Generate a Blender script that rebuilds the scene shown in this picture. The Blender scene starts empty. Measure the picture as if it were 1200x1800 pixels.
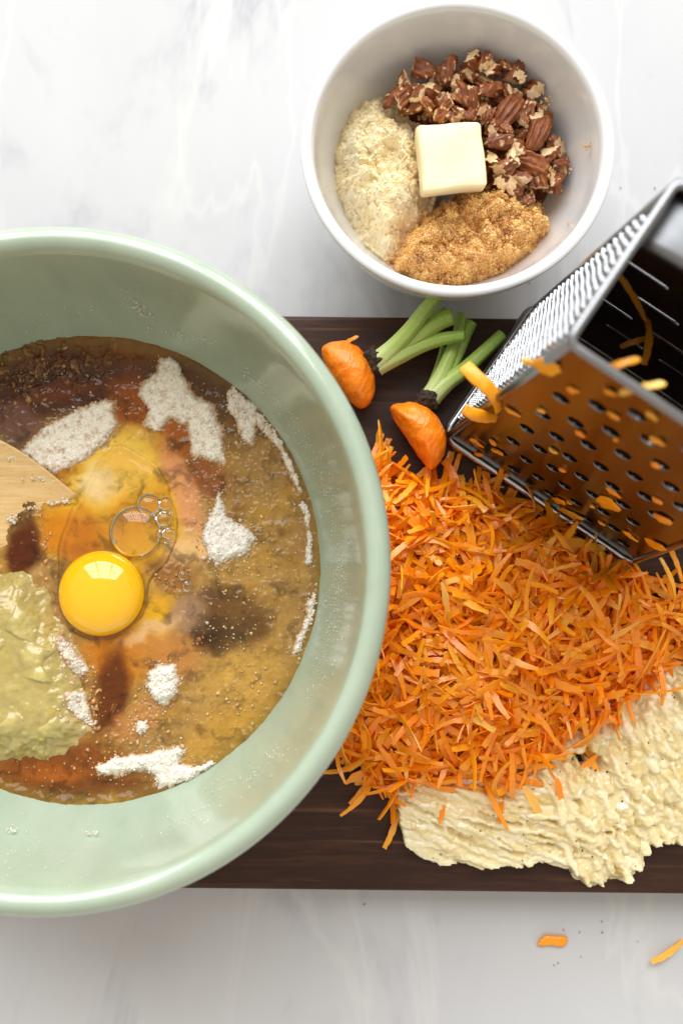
import bpy, bmesh, math, random
import numpy as np
from mathutils import Vector, Matrix, noise as mnoise
from mathutils.geometry import delaunay_2d_cdt

random.seed(7)
rng = np.random.default_rng(11)
scene = bpy.context.scene
COL = scene.collection
R = math.radians

# ------------------------------------------------------------------ camera
CAM_H, F_PX, TILT = 0.525, 1950.0, R(3.5)
cam_d = bpy.data.cameras.new('camera')
cam = bpy.data.objects.new('camera', cam_d); COL.objects.link(cam)
cam.location = (0, 0, CAM_H); cam.rotation_euler = (TILT, 0, 0)
cam_d.sensor_fit = 'VERTICAL'; cam_d.sensor_height = 36.0; cam_d.sensor_width = 24.0
cam_d.lens = 36.0 * F_PX / 1800.0
cam_d.clip_start = 0.01; cam_d.clip_end = 50
cam_d.dof.use_dof = True; cam_d.dof.focus_distance = 0.462; cam_d.dof.aperture_fstop = 7.5
scene.camera = cam
scene.cycles.diffuse_bounces = 8; scene.cycles.max_bounces = 14

# ------------------------------------------------------------------ light
world = bpy.data.worlds.new('World'); scene.world = world; world.use_nodes = True
bg = world.node_tree.nodes['Background']
bg.inputs['Color'].default_value = (1.0, 0.92, 0.81, 1); bg.inputs['Strength'].default_value = 0.50
scene.view_settings.view_transform = 'Standard'; scene.view_settings.look = 'None'
scene.view_settings.exposure = 0.64; scene.view_settings.gamma = 1.0

def pane_light(x, y, z, w, h, watts):
    l = bpy.data.lights.new('window_light', 'AREA'); l.shape = 'RECTANGLE'; l.size = w; l.size_y = h
    l.energy = watts; l.color = (0.90, 0.955, 1.0)
    o = bpy.data.objects.new('window_light', l); COL.objects.link(o)
    o.location = (x, y, z); o.rotation_euler = (R(-90), 0, 0)          # faces back towards the table
# the kitchen window beyond the top of the picture: 3 x 4 panes with glazing bars between
for i in range(3):
    for j in range(4):
        pane_light(-2.3 + i * 2.0, 3.5, 1.75 + j * 2.0, 1.84, 1.84, 45.0)

def P(u, v, z):
    """point of the photograph's ray (u, v in 1200 x 1800 pixels) at height z (metres)"""
    dx, dy = (u - 600.0) / F_PX, (900.0 - v) / F_PX
    c, s = math.cos(TILT), math.sin(TILT)
    t = (CAM_H - z) / (c - dy * s)
    return Vector((t * dx, t * (dy * c + s), z))
def PP(pts, z): return np.array([P(u, v, z)[:2] for u, v in pts])
def proj(x, y, z):
    c, s = math.cos(TILT), math.sin(TILT)
    yy, zz = y, z - CAM_H
    yc = yy * c + zz * s; zc = -yy * s + zz * c
    return 600 + F_PX * x / -zc, 900 - F_PX * yc / -zc
def ray(u, v):
    d = P(u, v, 0) - Vector((0, 0, CAM_H)); return d.normalized()

# ------------------------------------------------------------------ helpers
def srgb(r, g, b):
    f = lambda c: (c / 255 / 12.92) if c / 255 <= 0.04045 else ((c / 255 + 0.055) / 1.055) ** 2.4
    return (f(r), f(g), f(b), 1.0)
def lin(a):
    a = np.asarray(a, float) / 255.0
    return np.where(a <= 0.04045, a / 12.92, ((np.clip(a, 0, 1) + 0.055) / 1.055) ** 2.4)

def gnoise(x, y, seed=0):
    x = np.asarray(x, float); y = np.asarray(y, float)
    x0 = np.floor(x).astype(np.int64); y0 = np.floor(y).astype(np.int64)
    fx, fy = x - x0, y - y0
    def g(ix, iy, ax, ay):
        h = (ix * 374761393 + iy * 668265263 + seed * 974634777 + 1013904223) & 0xffffffff
        h = ((h ^ (h >> 13)) * 1274126177) & 0xffffffff
        h = ((h ^ (h >> 16)) * 2246822519) & 0xffffffff
        a = (h & 0xffff) / 65536.0 * 2 * np.pi
        return np.cos(a) * ax + np.sin(a) * ay
    u = fx ** 3 * (fx * (fx * 6 - 15) + 10); w = fy ** 3 * (fy * (fy * 6 - 15) + 10)
    a = g(x0, y0, fx, fy); b = g(x0 + 1, y0, fx - 1, fy)
    c = g(x0, y0 + 1, fx, fy - 1); d = g(x0 + 1, y0 + 1, fx - 1, fy - 1)
    return 1.4 * ((a * (1 - u) + b * u) * (1 - w) + (c * (1 - u) + d * u) * w)
def fbm(x, y, octv=4, seed=0, gain=0.5):
    s = 0; a = 1.0; f = 1.0; n = 0
    for k in range(octv):
        s = s + a * gnoise(x * f + 17.3 * k, y * f - 9.1 * k, seed + k * 31); n += a; a *= gain; f *= 2.03
    return s / n
def cells(x, y, seed=0):
    """distance to the nearest jittered cell point, and a random value of that cell"""
    x0 = np.floor(x).astype(np.int64); y0 = np.floor(y).astype(np.int64)
    best = np.full(np.shape(x), 9.0); val = np.zeros(np.shape(x))
    for i in (-1, 0, 1):
        for j in (-1, 0, 1):
            cx, cy = x0 + i, y0 + j
            h = (cx * 374761393 + cy * 668265263 + seed * 974634777) & 0xffffffff
            h = ((h ^ (h >> 13)) * 1274126177) & 0xffffffff
            h2 = ((h ^ (h >> 15)) * 2246822519) & 0xffffffff
            px = cx + (h & 0xffff) / 65536.0; py = cy + (h2 & 0xffff) / 65536.0
            d = np.hypot(x - px, y - py)
            m = d < best
            best = np.where(m, d, best); val = np.where(m, ((h2 >> 16) & 0xff) / 255.0, val)
    return best, val
def sstep(a, b, x):
    t = np.clip((x - a) / (b - a), 0, 1); return t * t * (3 - 2 * t)
def sdist(poly, x, y):
    """signed distance to a polygon, positive inside"""
    n = len(poly); d = np.full(np.shape(x), 1e9); inside = np.zeros(np.shape(x), bool)
    for i in range(n):
        ax, ay = poly[i]; bx, by = poly[(i + 1) % n]
        ex, ey = bx - ax, by - ay; L = ex * ex + ey * ey + 1e-18
        t = np.clip(((x - ax) * ex + (y - ay) * ey) / L, 0, 1)
        d = np.minimum(d, np.hypot(x - ax - t * ex, y - ay - t * ey))
        cnd = (ay > y) != (by > y)
        with np.errstate(divide='ignore', invalid='ignore'):
            xi = (bx - ax) * (y - ay) / (by - ay + 1e-18) + ax
        inside ^= cnd & (x < xi)
    return np.where(inside, d, -d)

def mesh_np(name, V, F, cols=None, smooth=True, mats=(), midx=None):
    me = bpy.data.meshes.new(name)
    V = np.asarray(V, np.float32); F = np.asarray(F, np.int32)
    nf, k = F.shape
    me.vertices.add(len(V)); me.vertices.foreach_set('co', V.ravel())
    me.loops.add(nf * k); me.loops.foreach_set('vertex_index', F.ravel())
    me.polygons.add(nf); me.polygons.foreach_set('loop_start', np.arange(0, nf * k, k, dtype=np.int32))
    me.polygons.foreach_set('loop_total', np.full(nf, k, np.int32))
    me.polygons.foreach_set('use_smooth', np.full(nf, smooth, bool))
    for m in mats: me.materials.append(m)
    if midx is not None: me.polygons.foreach_set('material_index', np.asarray(midx, np.int32))
    me.update(); me.validate()
    if cols is not None:
        a = me.attributes.new('col', 'FLOAT_COLOR', 'POINT')
        c = np.ones((len(V), 4), np.float32); c[:, :3] = cols
        a.data.foreach_set('color', c.ravel())
    return me
def link(name, me, parent=None, loc=None, rot=None):
    o = bpy.data.objects.new(name, me); COL.objects.link(o)
    if parent is not None: o.parent = parent
    if loc is not None: o.location = loc
    if rot is not None: o.rotation_euler = rot
    return o
def tag(o, label, cat, group=None, kind=None):
    if label: o['label'] = label
    if cat: o['category'] = cat
    if group: o['group'] = group
    if kind: o['kind'] = kind
    return o
def empty(name, loc, label, cat, group=None):
    o = bpy.data.objects.new(name, None); COL.objects.link(o); o.location = loc; o.empty_display_size = 0.01
    return tag(o, label, cat, group)
def bm_mesh(name, bm, mats=(), smooth=True):
    me = bpy.data.meshes.new(name); bm.normal_update(); bm.to_mesh(me); bm.free()
    for m in mats: me.materials.append(m)
    me.polygons.foreach_set('use_smooth', np.full(len(me.polygons), smooth, bool)); me.update()
    return me
def catmull(pts, n, closed=False):
    pts = [np.array(p, float) for p in pts]; out = []
    N = len(pts); segs = N if closed else N - 1
    for i in range(segs):
        g = (lambda k: pts[k % N]) if closed else (lambda k: pts[min(max(k, 0), N - 1)])
        p0, p1, p2, p3 = g(i - 1), g(i), g(i + 1), g(i + 2)
        for k in range(n):
            t = k / n
            out.append(0.5 * ((2 * p1) + (-p0 + p2) * t + (2 * p0 - 5 * p1 + 4 * p2 - p3) * t * t + (-p0 + 3 * p1 - 3 * p2 + p3) * t ** 3))
    if not closed: out.append(pts[-1])
    return np.array(out)
def lathe(profile, seg, wob=0.0, seed=0, sy=1.0):
    pr = np.asarray(profile); n = len(pr)
    th = np.arange(seg) / seg * 2 * np.pi
    w = 1 + wob * (np.sin(2 * th + seed) * 0.6 + np.sin(3 * th + 2.1 * seed) * 0.4)
    X = pr[:, None, 0] * np.cos(th)[None] * w[None]; Y = pr[:, None, 0] * np.sin(th)[None] * w[None] * sy
    Z = np.repeat(pr[:, None, 1], seg, 1)
    V = np.stack([X, Y, Z], -1).reshape(-1, 3)
    i, j = np.meshgrid(np.arange(n - 1), np.arange(seg), indexing='ij'); j2 = (j + 1) % seg
    F = np.stack([i * seg + j, i * seg + j2, (i + 1) * seg + j2, (i + 1) * seg + j], -1).reshape(-1, 4)
    return V, F
def tube(path, radii, seg=12, closed=False, squash=None):
    path = [Vector(p) for p in path]; n = len(path); V = []; F = []
    if not hasattr(radii, '__len__'): radii = [radii] * n
    up = Vector((0, 0, 1)); prev = None
    for i, p in enumerate(path):
        a = path[(i - 1) % n] if (closed or i > 0) else p
        b = path[(i + 1) % n] if (closed or i < n - 1) else p
        d = (b - a).normalized()
        if prev is None:
            x = d.cross(up) if abs(d.z) < 0.95 else d.cross(Vector((1, 0, 0)))
        else:
            x = prev - d * prev.dot(d)
        x.normalize(); prev = x; y = d.cross(x)
        for k in range(seg):
            t = 2 * math.pi * k / seg
            sx, sy = (1, 1) if squash is None else squash
            V.append(p + (x * math.cos(t) * sx + y * math.sin(t) * sy) * radii[i])
    for i in range(n if closed else n - 1):
        for k in range(seg):
            i2 = (i + 1) % n
            F.append((i * seg + k, i * seg + (k + 1) % seg, i2 * seg + (k + 1) % seg, i2 * seg + k))
    if not closed:
        for end in (0, n - 1):
            c = len(V); V.append(path[end])
            for k in range(seg):
                q = (end * seg + k, end * seg + (k + 1) % seg)
                F.append((c, q[1], q[0], c) if end == 0 else (c, q[0], q[1], c))
    return V, F
def pyd(name, V, F, mats=(), smooth=True):
    me = bpy.data.meshes.new(name)
    F = [tuple(dict.fromkeys(f)) for f in F]
    me.from_pydata([tuple(v) for v in V], [], F); me.validate()
    for m in mats: me.materials.append(m)
    me.polygons.foreach_set('use_smooth', np.full(len(me.polygons), smooth, bool)); me.update()
    return me

_ico = {}
def ico(sub):
    if sub not in _ico:
        bm = bmesh.new(); bmesh.ops.create_icosphere(bm, subdivisions=sub, radius=1.0)
        _ico[sub] = (np.array([v.co[:] for v in bm.verts]), np.array([[v.index for v in f.verts] for f in bm.faces])); bm.free()
    return _ico[sub]
def rand_rot(n):
    q = rng.normal(size=(n, 4)); q /= np.linalg.norm(q, axis=1)[:, None]
    w, x, y, z = q.T
    return np.stack([np.stack([1 - 2 * (y * y + z * z), 2 * (x * y - z * w), 2 * (x * z + y * w)], -1),
                     np.stack([2 * (x * y + z * w), 1 - 2 * (x * x + z * z), 2 * (y * z - x * w)], -1),
                     np.stack([2 * (x * z - y * w), 2 * (y * z + x * w), 1 - 2 * (x * x + y * y)], -1)], 1)
CUBE_V = np.array([[x, y, z] for x in (-1, 1) for y in (-1, 1) for z in (-1, 1)], float) * 0.62
CUBE_F = np.array([[0, 1, 3], [0, 3, 2], [4, 6, 7], [4, 7, 5], [0, 4, 5], [0, 5, 1], [2, 3, 7], [2, 7, 6], [0, 2, 6], [0, 6, 4], [1, 5, 7], [1, 7, 3]])
def lumps(pts, sizes, jit=0.25, base=None, flat=(1, 1, 1)):
    """many small irregular lumps joined: returns V, F (triangles)"""
    bv, bf = ico(1) if base is None else base
    n = len(pts); k = len(bv)
    Rm = rand_rot(n); sc = rng.uniform(0.7, 1.3, (n, 1, 3)) * np.array(flat)
    v = bv[None] * sc * (1 + rng.uniform(-jit, jit, (n, k, 1)))
    v = np.einsum('nij,nkj->nki', Rm, v) * np.asarray(sizes)[:, None, None] + np.asarray(pts)[:, None]
    f = bf[None] + (np.arange(n) * k)[:, None, None]
    return v.reshape(-1, 3), f.reshape(-1, 3)
def tri(F):
    F = np.asarray(F)
    return F if F.shape[1] == 3 else np.concatenate([F[:, [0, 1, 2]], F[:, [0, 2, 3]]])
def join(parts, cols=None):
    V = []; F = []; C = []; o = 0
    for i, (v, f) in enumerate(parts):
        V.append(v); F.append(tri(f) + o); o += len(v)
        if cols is not None: C.append(np.broadcast_to(cols[i], (len(v), 3)))
    return np.concatenate(V), np.concatenate(F), (np.concatenate(C) if cols is not None else None)
def patch(poly, res, hfun, base, margin=0.0012, floor=0.0015):
    """height field over a polygon; where hfun falls under 0 the skin dips below the surface it lies on"""
    lo = poly.min(0) - 0.003; hi = poly.max(0) + 0.003
    nx = int((hi[0] - lo[0]) / res) + 2; ny = int((hi[1] - lo[1]) / res) + 2
    x, y = np.meshgrid(lo[0] + np.arange(nx) * res, lo[1] + np.arange(ny) * res, indexing='ij')
    sd = sdist(poly, x, y)
    h = hfun(x, y, sd)
    h = np.where(sd < -0.0025, -1.0, h)
    keep = h > -floor
    h = np.maximum(h, -floor * 1.5)
    bz = base(x, y) if callable(base) else base
    z = bz + h
    q = keep[:-1, :-1] | keep[1:, :-1] | keep[:-1, 1:] | keep[1:, 1:]
    idx = np.arange(nx * ny).reshape(nx, ny)
    F = np.stack([idx[:-1, :-1], idx[1:, :-1], idx[1:, 1:], idx[:-1, 1:]], -1)[q]
    used = np.unique(F); mp = np.full(nx * ny, -1); mp[used] = np.arange(len(used))
    V = np.stack([x, y, z], -1).reshape(-1, 3)[used]
    return V, mp[F], (x.ravel()[used], y.ravel()[used], h.ravel()[used], sd.ravel()[used])
def ring_solid(outline, zc, hi, lo, rings=14, p=2.0, q=2.0, c=None, seed=None, rough=0.0):
    """closed solid whose seen-from-above outline is given, domed above and below"""
    o = np.asarray(outline); n = len(o); c = o.mean(0) if c is None else np.asarray(c)
    V = []; F = []
    ts = np.sin(np.linspace(0, 1, rings + 1) * np.pi / 2)
    def zt(t, h): return h * (1 - t ** p) ** (1 / q)
    rows = [(t, zc + zt(t, hi)) for t in ts[1:]][::1] + [(t, zc - zt(t, lo)) for t in ts[1:-1][::-1]]
    V.append((c[0], c[1], zc + hi))
    for t, z in rows:
        for k in range(n): V.append((*(c + (o[k] - c) * t), z))
    V.append((c[0], c[1], zc - lo))
    m = len(rows)
    for k in range(n): F.append((0, 1 + k, 1 + (k + 1) % n))
    for i in range(m - 1):
        for k in range(n):
            a = 1 + i * n; b = a + n; k2 = (k + 1) % n
            F.append((a + k, b + k, b + k2, a + k2))
    a = 1 + (m - 1) * n; e = len(V) - 1
    for k in range(n): F.append((a + k, e, a + (k + 1) % n))
    if rough:
        V = [Vector(v) for v in V]
        V = [v + Vector(mnoise.noise_vector(v * 260 + Vector((seed * 7.1, 0, 0)))) * rough + Vector(mnoise.noise_vector(v * 700)) * rough * 0.4 for v in V]
    return V, F

# ------------------------------------------------------------------ materials
class NB:
    def __init__(s, name):
        s.m = bpy.data.materials.new(name); s.m.use_nodes = True
        s.t = s.m.node_tree; s.b = s.t.nodes['Principled BSDF']; s.out = s.t.nodes['Material Output']
    def n(s, typ, **kw):
        o = s.t.nodes.new(typ)
        for k, v in kw.items():
            if k in o.inputs: o.inputs[k].default_value = v
            else: setattr(o, k, v)
        return o
    def l(s, a, b): s.t.links.new(a, b)
    def set(s, **kw):
        nm = dict(col='Base Color', rough='Roughness', metal='Metallic', ior='IOR', sss='Subsurface Weight', rad='Subsurface Radius', scl='Subsurface Scale', coat='Coat Weight', coatr='Coat Roughness', spec='Specular IOR Level', alpha='Alpha', trans='Transmission Weight', sheen='Sheen Weight')
        for k, v in kw.items():
            i = s.b.inputs[nm[k]]
            if hasattr(v, 'is_linked') or isinstance(v, bpy.types.NodeSocket): s.l(v, i)
            else: i.default_value = v
        return s
    def coord(s, scale=(1, 1, 1), rot=(0, 0, 0), kind='Object'):
        c = s.n('ShaderNodeTexCoord'); m = s.n('ShaderNodeMapping'); m.inputs['Scale'].default_value = scale; m.inputs['Rotation'].default_value = rot
        s.l(c.outputs[kind], m.inputs['Vector']); return m.outputs['Vector']
    def noise(s, scale, detail=3, rough=0.55, vec=None, dist=0.0):
        o = s.n('ShaderNodeTexNoise', Scale=scale, Detail=detail, Roughness=rough, Distortion=dist)
        s.l(vec if vec is not None else s.coord(), o.inputs['Vector']); return o.outputs['Fac']
    def ramp(s, fac, stops):
        r = s.n('ShaderNodeValToRGB'); e = r.color_ramp.elements
        while len(e) < len(stops): e.new(0.5)
        for i, (p, c) in enumerate(stops): e[i].position = p; e[i].color = c if hasattr(c, '__len__') else (c, c, c, 1)
        s.l(fac, r.inputs['Fac']); return r.outputs['Color']
    def mix(s, fac, a, b, mode='MIX'):
        o = s.n('ShaderNodeMix', data_type='RGBA', blend_type=mode)
        for v, i in ((fac, o.inputs[0]), (a, o.inputs[6]), (b, o.inputs[7])):
            if isinstance(v, bpy.types.NodeSocket): s.l(v, i)
            else: i.default_value = v
        return o.outputs[2]
    def math(s, op, a, b=0.0):
        o = s.n('ShaderNodeMath', operation=op)
        for v, i in ((a, o.inputs[0]), (b, o.inputs[1])):
            if isinstance(v, bpy.types.NodeSocket): s.l(v, i)
            else: i.default_value = v
        return o.outputs[0]
    def bump(s, h, strength=0.3, dist=0.001):
        o = s.n('ShaderNodeBump', Strength=strength, Distance=dist); s.l(h, o.inputs['Height']); s.l(o.outputs['Normal'], s.b.inputs['Normal']); return s
    def attr(s, name='col'):
        return s.n('ShaderNodeAttribute', attribute_name=name).outputs['Color']

def mk_marble():
    b = NB('white_marble')
    v = b.coord((1, 1, 1), (0, 0, R(-38)))
    w1 = b.n('ShaderNodeTexNoise', Scale=5.0, Detail=6, Roughness=0.6, Distortion=1.2); b.l(b.coord((1.0, 0.42, 1), (0, 0, R(-28))), w1.inputs['Vector'])
    vein = b.math('ABSOLUTE', b.math('SUBTRACT', w1.outputs['Fac'], 0.5))
    vein = b.ramp(vein, [(0.0, 1.0), (0.012, 0.55), (0.03, 0.0)])
    msk = b.ramp(b.noise(9, 4, 0.6, v), [(0.46, 0.0), (0.64, 1.0)])
    vm = b.math('MULTIPLY', vein, msk)
    w2 = b.n('ShaderNodeTexNoise', Scale=11.0, Detail=5, Roughness=0.6, Distortion=0.8); b.l(b.coord((1.0, 0.3, 1), (0, 0, R(-22))), w2.inputs['Vector'])
    cloud = b.ramp(w2.outputs['Fac'], [(0.42, 0.0), (0.68, 1.0)])
    c = b.mix(b.math('MULTIPLY', cloud, 0.35), srgb(195, 194, 194), srgb(180, 180, 186))
    c = b.mix(b.math('MULTIPLY', vm, 0.55), c, srgb(140, 140, 153))
    blot = b.ramp(b.noise(24, 3, 0.5, v), [(0.66, 0.0), (0.75, 1.0)])
    c = b.mix(b.math('MULTIPLY', blot, 0.45), c, srgb(164, 162, 174))
    lite = b.ramp(b.noise(8, 5, 0.5, b.coord((1, 0.25, 1), (0, 0, R(-33))), 1.0), [(0.485, 0.0), (0.5, 1.0), (0.515, 0.0)])
    c = b.mix(b.math('MULTIPLY', lite, 0.35), c, srgb(211, 209, 205))
    b.set(col=c, rough=0.16, spec=0.1)
    b.bump(b.noise(90, 2), 0.04, 0.001)
    return b.m
def mk_board():
    b = NB('dark_walnut')
    g1 = b.noise(16, 6, 0.65, b.coord((1.2, 14, 6)), 0.6)
    g2 = b.noise(60, 3, 0.6, b.coord((1.0, 22, 8)))
    band = b.noise(3.5, 3, 0.5, b.coord((0.6, 5, 1)), 0.8)
    c = b.ramp(g1, [(0.25, srgb(38, 23, 16)), (0.5, srgb(60, 37, 26)), (0.75, srgb(88, 56, 39))])
    c = b.mix(b.ramp(band, [(0.35, 0.0), (0.7, 0.65)]), c, srgb(48, 28, 21))
    pore = b.ramp(g2, [(0.62, 0.0), (0.72, 1.0)])
    c = b.mix(b.math('MULTIPLY', pore, 0.5), c, srgb(24, 15, 12))
    for k, (rot, sc) in enumerate(((62, 1.0), (78, 1.2), (24, 1.1), (-50, 1.3), (8, 0.9))):
        s = b.noise(95 * sc, 1, 0.4, b.coord((0.05, 2.4, 1), (0, 0, R(rot))))
        m = b.noise(14, 2, 0.5, b.coord((1, 1, 1), (0, 0, R(rot * 2 + 11 * k))))
        s = b.math('MULTIPLY', b.ramp(s, [(0.70, 0.0), (0.76, 1.0)]), b.ramp(m, [(0.5, 0.0), (0.66, 1.0)]))
        c = b.mix(b.math('MULTIPLY', s, 0.5), c, srgb(142, 98, 70))
    b.set(col=c, rough=b.ramp(b.noise(25, 3), [(0.3, 0.36), (0.7, 0.5)]), spec=0.22)
    b.bump(g1, 0.12, 0.0006)
    return b.m
def mk_simple(name, col, rough, var=0.12, nscale=300, bump=0.0, bscale=None, bdist=0.0006, **kw):
    b = NB(name)
    c0 = tuple(x * (1 - var) for x in col[:3]) + (1,); c1 = tuple(min(1, x * (1 + var)) for x in col[:3]) + (1,)
    b.set(col=b.ramp(b.noise(nscale, 4), [(0.3, c0), (0.7, c1)]), rough=rough, **kw)
    if bump: b.bump(b.noise(bscale or nscale, 4), bump, bdist)
    return b.m
def mk_attr(name, rough, nscale=500, var=0.18, bump=0.0, bscale=900, bdist=0.0005, **kw):
    b = NB(name)
    n = b.ramp(b.noise(nscale, 4, 0.6), [(0.25, 1 - var), (0.75, 1 + var * 0.7)])
    b.set(col=b.mix(1.0, b.attr(), n, 'MULTIPLY'), rough=rough, **kw)
    if bump: b.bump(b.noise(bscale, 4, 0.6), bump, bdist)
    return b.m
def mk_steel(name, rough, smear=0.0, g=0.5):
    base = (g, g, g * 1.02, 1)
    b = NB(name)
    st = b.noise(40, 4, 0.6, b.coord((1, 1, 0.15)))
    c = b.mix(b.math('MULTIPLY', b.ramp(b.noise(30, 4), [(0.45, 0.0), (0.7, 1.0)]), smear), base, (base[0] * 0.8, base[1] * 0.42, base[2] * 0.16, 1))
    b.set(col=c, metal=1.0, rough=b.ramp(st, [(0.3, rough * 0.75), (0.7, rough * 1.35)]))
    b.bump(b.noise(45, 3), 0.05, 0.0006)
    return b.m
def mk_clear(name, tint, ior=1.36, rough=0.02, bump=0.0):
    """clear jelly or film: what lies below shows through, its skin mirrors at grazing angles"""
    b = NB(name); b.t.nodes.remove(b.b)
    tr = b.n('ShaderNodeBsdfTransparent', Color=tint); gl = b.n('ShaderNodeBsdfGlossy', Roughness=rough)
    fr = b.n('ShaderNodeFresnel', IOR=ior); mx = b.n('ShaderNodeMixShader')
    if bump:
        bp = b.n('ShaderNodeBump', Strength=bump, Distance=0.0008); b.l(b.noise(80, 2), bp.inputs['Height'])
        b.l(bp.outputs['Normal'], gl.inputs['Normal']); b.l(bp.outputs['Normal'], fr.inputs['Normal'])
    b.l(fr.outputs[0], mx.inputs[0]); b.l(tr.outputs[0], mx.inputs[1]); b.l(gl.outputs[0], mx.inputs[2]); b.l(mx.outputs[0], b.out.inputs['Surface'])
    return b.m
def mk_carrot(name, by_object):
    b = NB(name)
    if by_object:
        r = b.n('ShaderNodeSeparateColor'); b.l(b.n('ShaderNodeObjectInfo').outputs['Color'], r.inputs[0]); r = r.outputs[0]
    else:
        r = b.n('ShaderNodeSeparateColor'); b.l(b.attr('tint'), r.inputs[0]); r = r.outputs[0]
    c = b.ramp(r, [(0.0, srgb(255, 142, 0)), (0.4, srgb(255, 154, 4)), (0.8, srgb(255, 164, 14)), (0.95, srgb(255, 178, 44)), (1.0, srgb(255, 196, 92))])
    n = b.noise(420, 4, 0.65, b.coord((0.5, 1, 1)))
    c = b.mix(b.ramp(n, [(0.5, 0.0), (0.8, 0.4)]), c, srgb(255, 172, 60))
    b.set(col=c, rough=0.34, sss=0.3, rad=(1.0, 0.40, 0.05), scl=0.002, spec=0.5, coat=0.25, coatr=0.2)
    b.bump(b.noise(1500, 3), 0.35, 0.0004)
    tl_ = b.n('ShaderNodeBsdfTranslucent'); b.l(c, tl_.inputs['Color'])              # thin wet strands let light through
    mx = b.n('ShaderNodeMixShader'); mx.inputs[0].default_value = 0.04; b.l(b.b.outputs[0], mx.inputs[1]); b.l(tl_.outputs[0], mx.inputs[2]); b.l(mx.outputs[0], b.out.inputs['Surface'])
    return b.m

M = {}
M['marble'] = mk_marble(); M['board'] = mk_board()
def mk_glaze():
    b = NB('sage_green_glaze')
    n = b.noise(45, 5, 0.6, b.coord((1, 1, 0.35)))
    c = b.ramp(n, [(0.3, srgb(154, 168, 147)), (0.7, srgb(166, 179, 158))])
    b.set(col=c, rough=0.16, spec=0.5, coat=0.5, coatr=0.06)
    b.bump(b.noise(38, 3, 0.5, b.coord((1, 1, 2.4))), 0.06, 0.002)
    return b.m
M['glaze'] = mk_glaze()
M['porcelain'] = mk_simple('white_porcelain', srgb(223, 223, 223), 0.12, 0.015, 40, coat=0.4, coatr=0.05)
M['flour'] = mk_attr('dry_flour', 0.95, 1300, 0.26, 0.9, 2200, 0.0005, spec=0.1)
M['sauce'] = mk_attr('apple_sauce', 0.2, 500, 0.12, 0.12, 600, 0.0006, sss=0.35, rad=(1.0, 0.85, 0.35), scl=0.004, coat=0.45, coatr=0.06)
M['banana'] = mk_attr('mashed_banana', 0.2, 800, 0.1, 0.2, 900, 0.0006, sss=0.35, rad=(1.0, 0.8, 0.4), scl=0.003, coat=0.5, coatr=0.1)
M['almond'] = mk_attr('ground_almond', 0.85, 1400, 0.14, 0.6, 2400, 0.0004, spec=0.2)
M['sugar'] = mk_attr('brown_sugar', 0.2, 1500, 0.2, 0.2, 2500, 0.0004, spec=0.9, sss=0.3, rad=(1.0, 0.6, 0.25), scl=0.0012)
M['butter'] = mk_simple('butter', srgb(244, 226, 180), 0.42, 0.02, 120, 0.12, 200, 0.0006, sss=0.4, rad=(1, 0.8, 0.4), scl=0.004)
M['yolk'] = mk_simple('egg_yolk', srgb(252, 184, 4), 0.05, 0.03, 60, sss=0.3, rad=(1.0, 0.5, 0.03), scl=0.004, spec=0.5, coat=0.6, coatr=0.02)
M['white_gel'] = mk_clear('egg_white_gel', (1.0, 0.99, 0.95, 1), 1.3, 0.02, 0.3)
M['film'] = mk_clear('bubble_film', (0.99, 0.97, 0.92, 1), 1.5, 0.01)
M['steel'] = mk_steel('brushed_steel', 0.24, 0.0, 0.28)
M['steel_smear'] = mk_steel('juice_smeared_steel', 0.18, 0.2, 0.115)
M['steel_bright'] = mk_steel('bright_steel', 0.16, 0.0, 0.5); M['steel_teeth'] = mk_steel('fine_teeth_steel', 0.16, 0.0, 0.38); M['steel_shaded'] = mk_steel('shade_dark_fine_sheet', 0.3, 0.1, 0.07); M['steel_handle'] = mk_steel('brushed_handle_steel', 0.42, 0.1, 0.2); M['steel_inside_shaded'] = mk_steel('dull_shade_dark_inner_steel', 0.38, 0.4, 0.16)  # inner steel and fine sheet carry shade in their darker base colour
M['shred'] = mk_carrot('grated_carrot', True); M['shred_stuff'] = mk_carrot('grated_carrot_heap', False)
def mk_carrotskin():
    b = NB('carrot_skin')
    n = b.noise(90, 5, 0.6)
    c = b.ramp(n, [(0.25, srgb(246, 112, 10)), (0.5, srgb(252, 132, 18)), (0.75, srgb(255, 150, 36))])
    v = b.n('ShaderNodeTexVoronoi', Scale=210.0); b.l(b.coord((1, 1, 1)), v.inputs['Vector'])
    c = b.mix(b.ramp(v.outputs['Distance'], [(0.0, 0.8), (0.07, 0.0)]), c, srgb(120, 60, 14))
    lines = b.noise(300, 2, 0.5, b.coord((0.3, 2.2, 1), (0, 0, R(-35))))
    c = b.mix(b.ramp(lines, [(0.66, 0.0), (0.74, 0.6)]), c, srgb(250, 178, 90))
    wv_ = b.n('ShaderNodeTexWave', Scale=130.0, Distortion=9.0, Detail=3.0); wv_.inputs['Detail Scale'].default_value = 2.0; b.l(b.coord((1, 0.6, 0.4), (0, 0, R(35))), wv_.inputs['Vector'])
    b.set(col=c, rough=0.36, sss=0.2, rad=(1, 0.35, 0.08), scl=0.003); b.bump(b.math('ADD', lines, b.math('MULTIPLY', wv_.outputs['Fac'], 0.7)), 0.35, 0.0006); return b.m
M['carrot_skin'] = mk_carrotskin()
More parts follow.
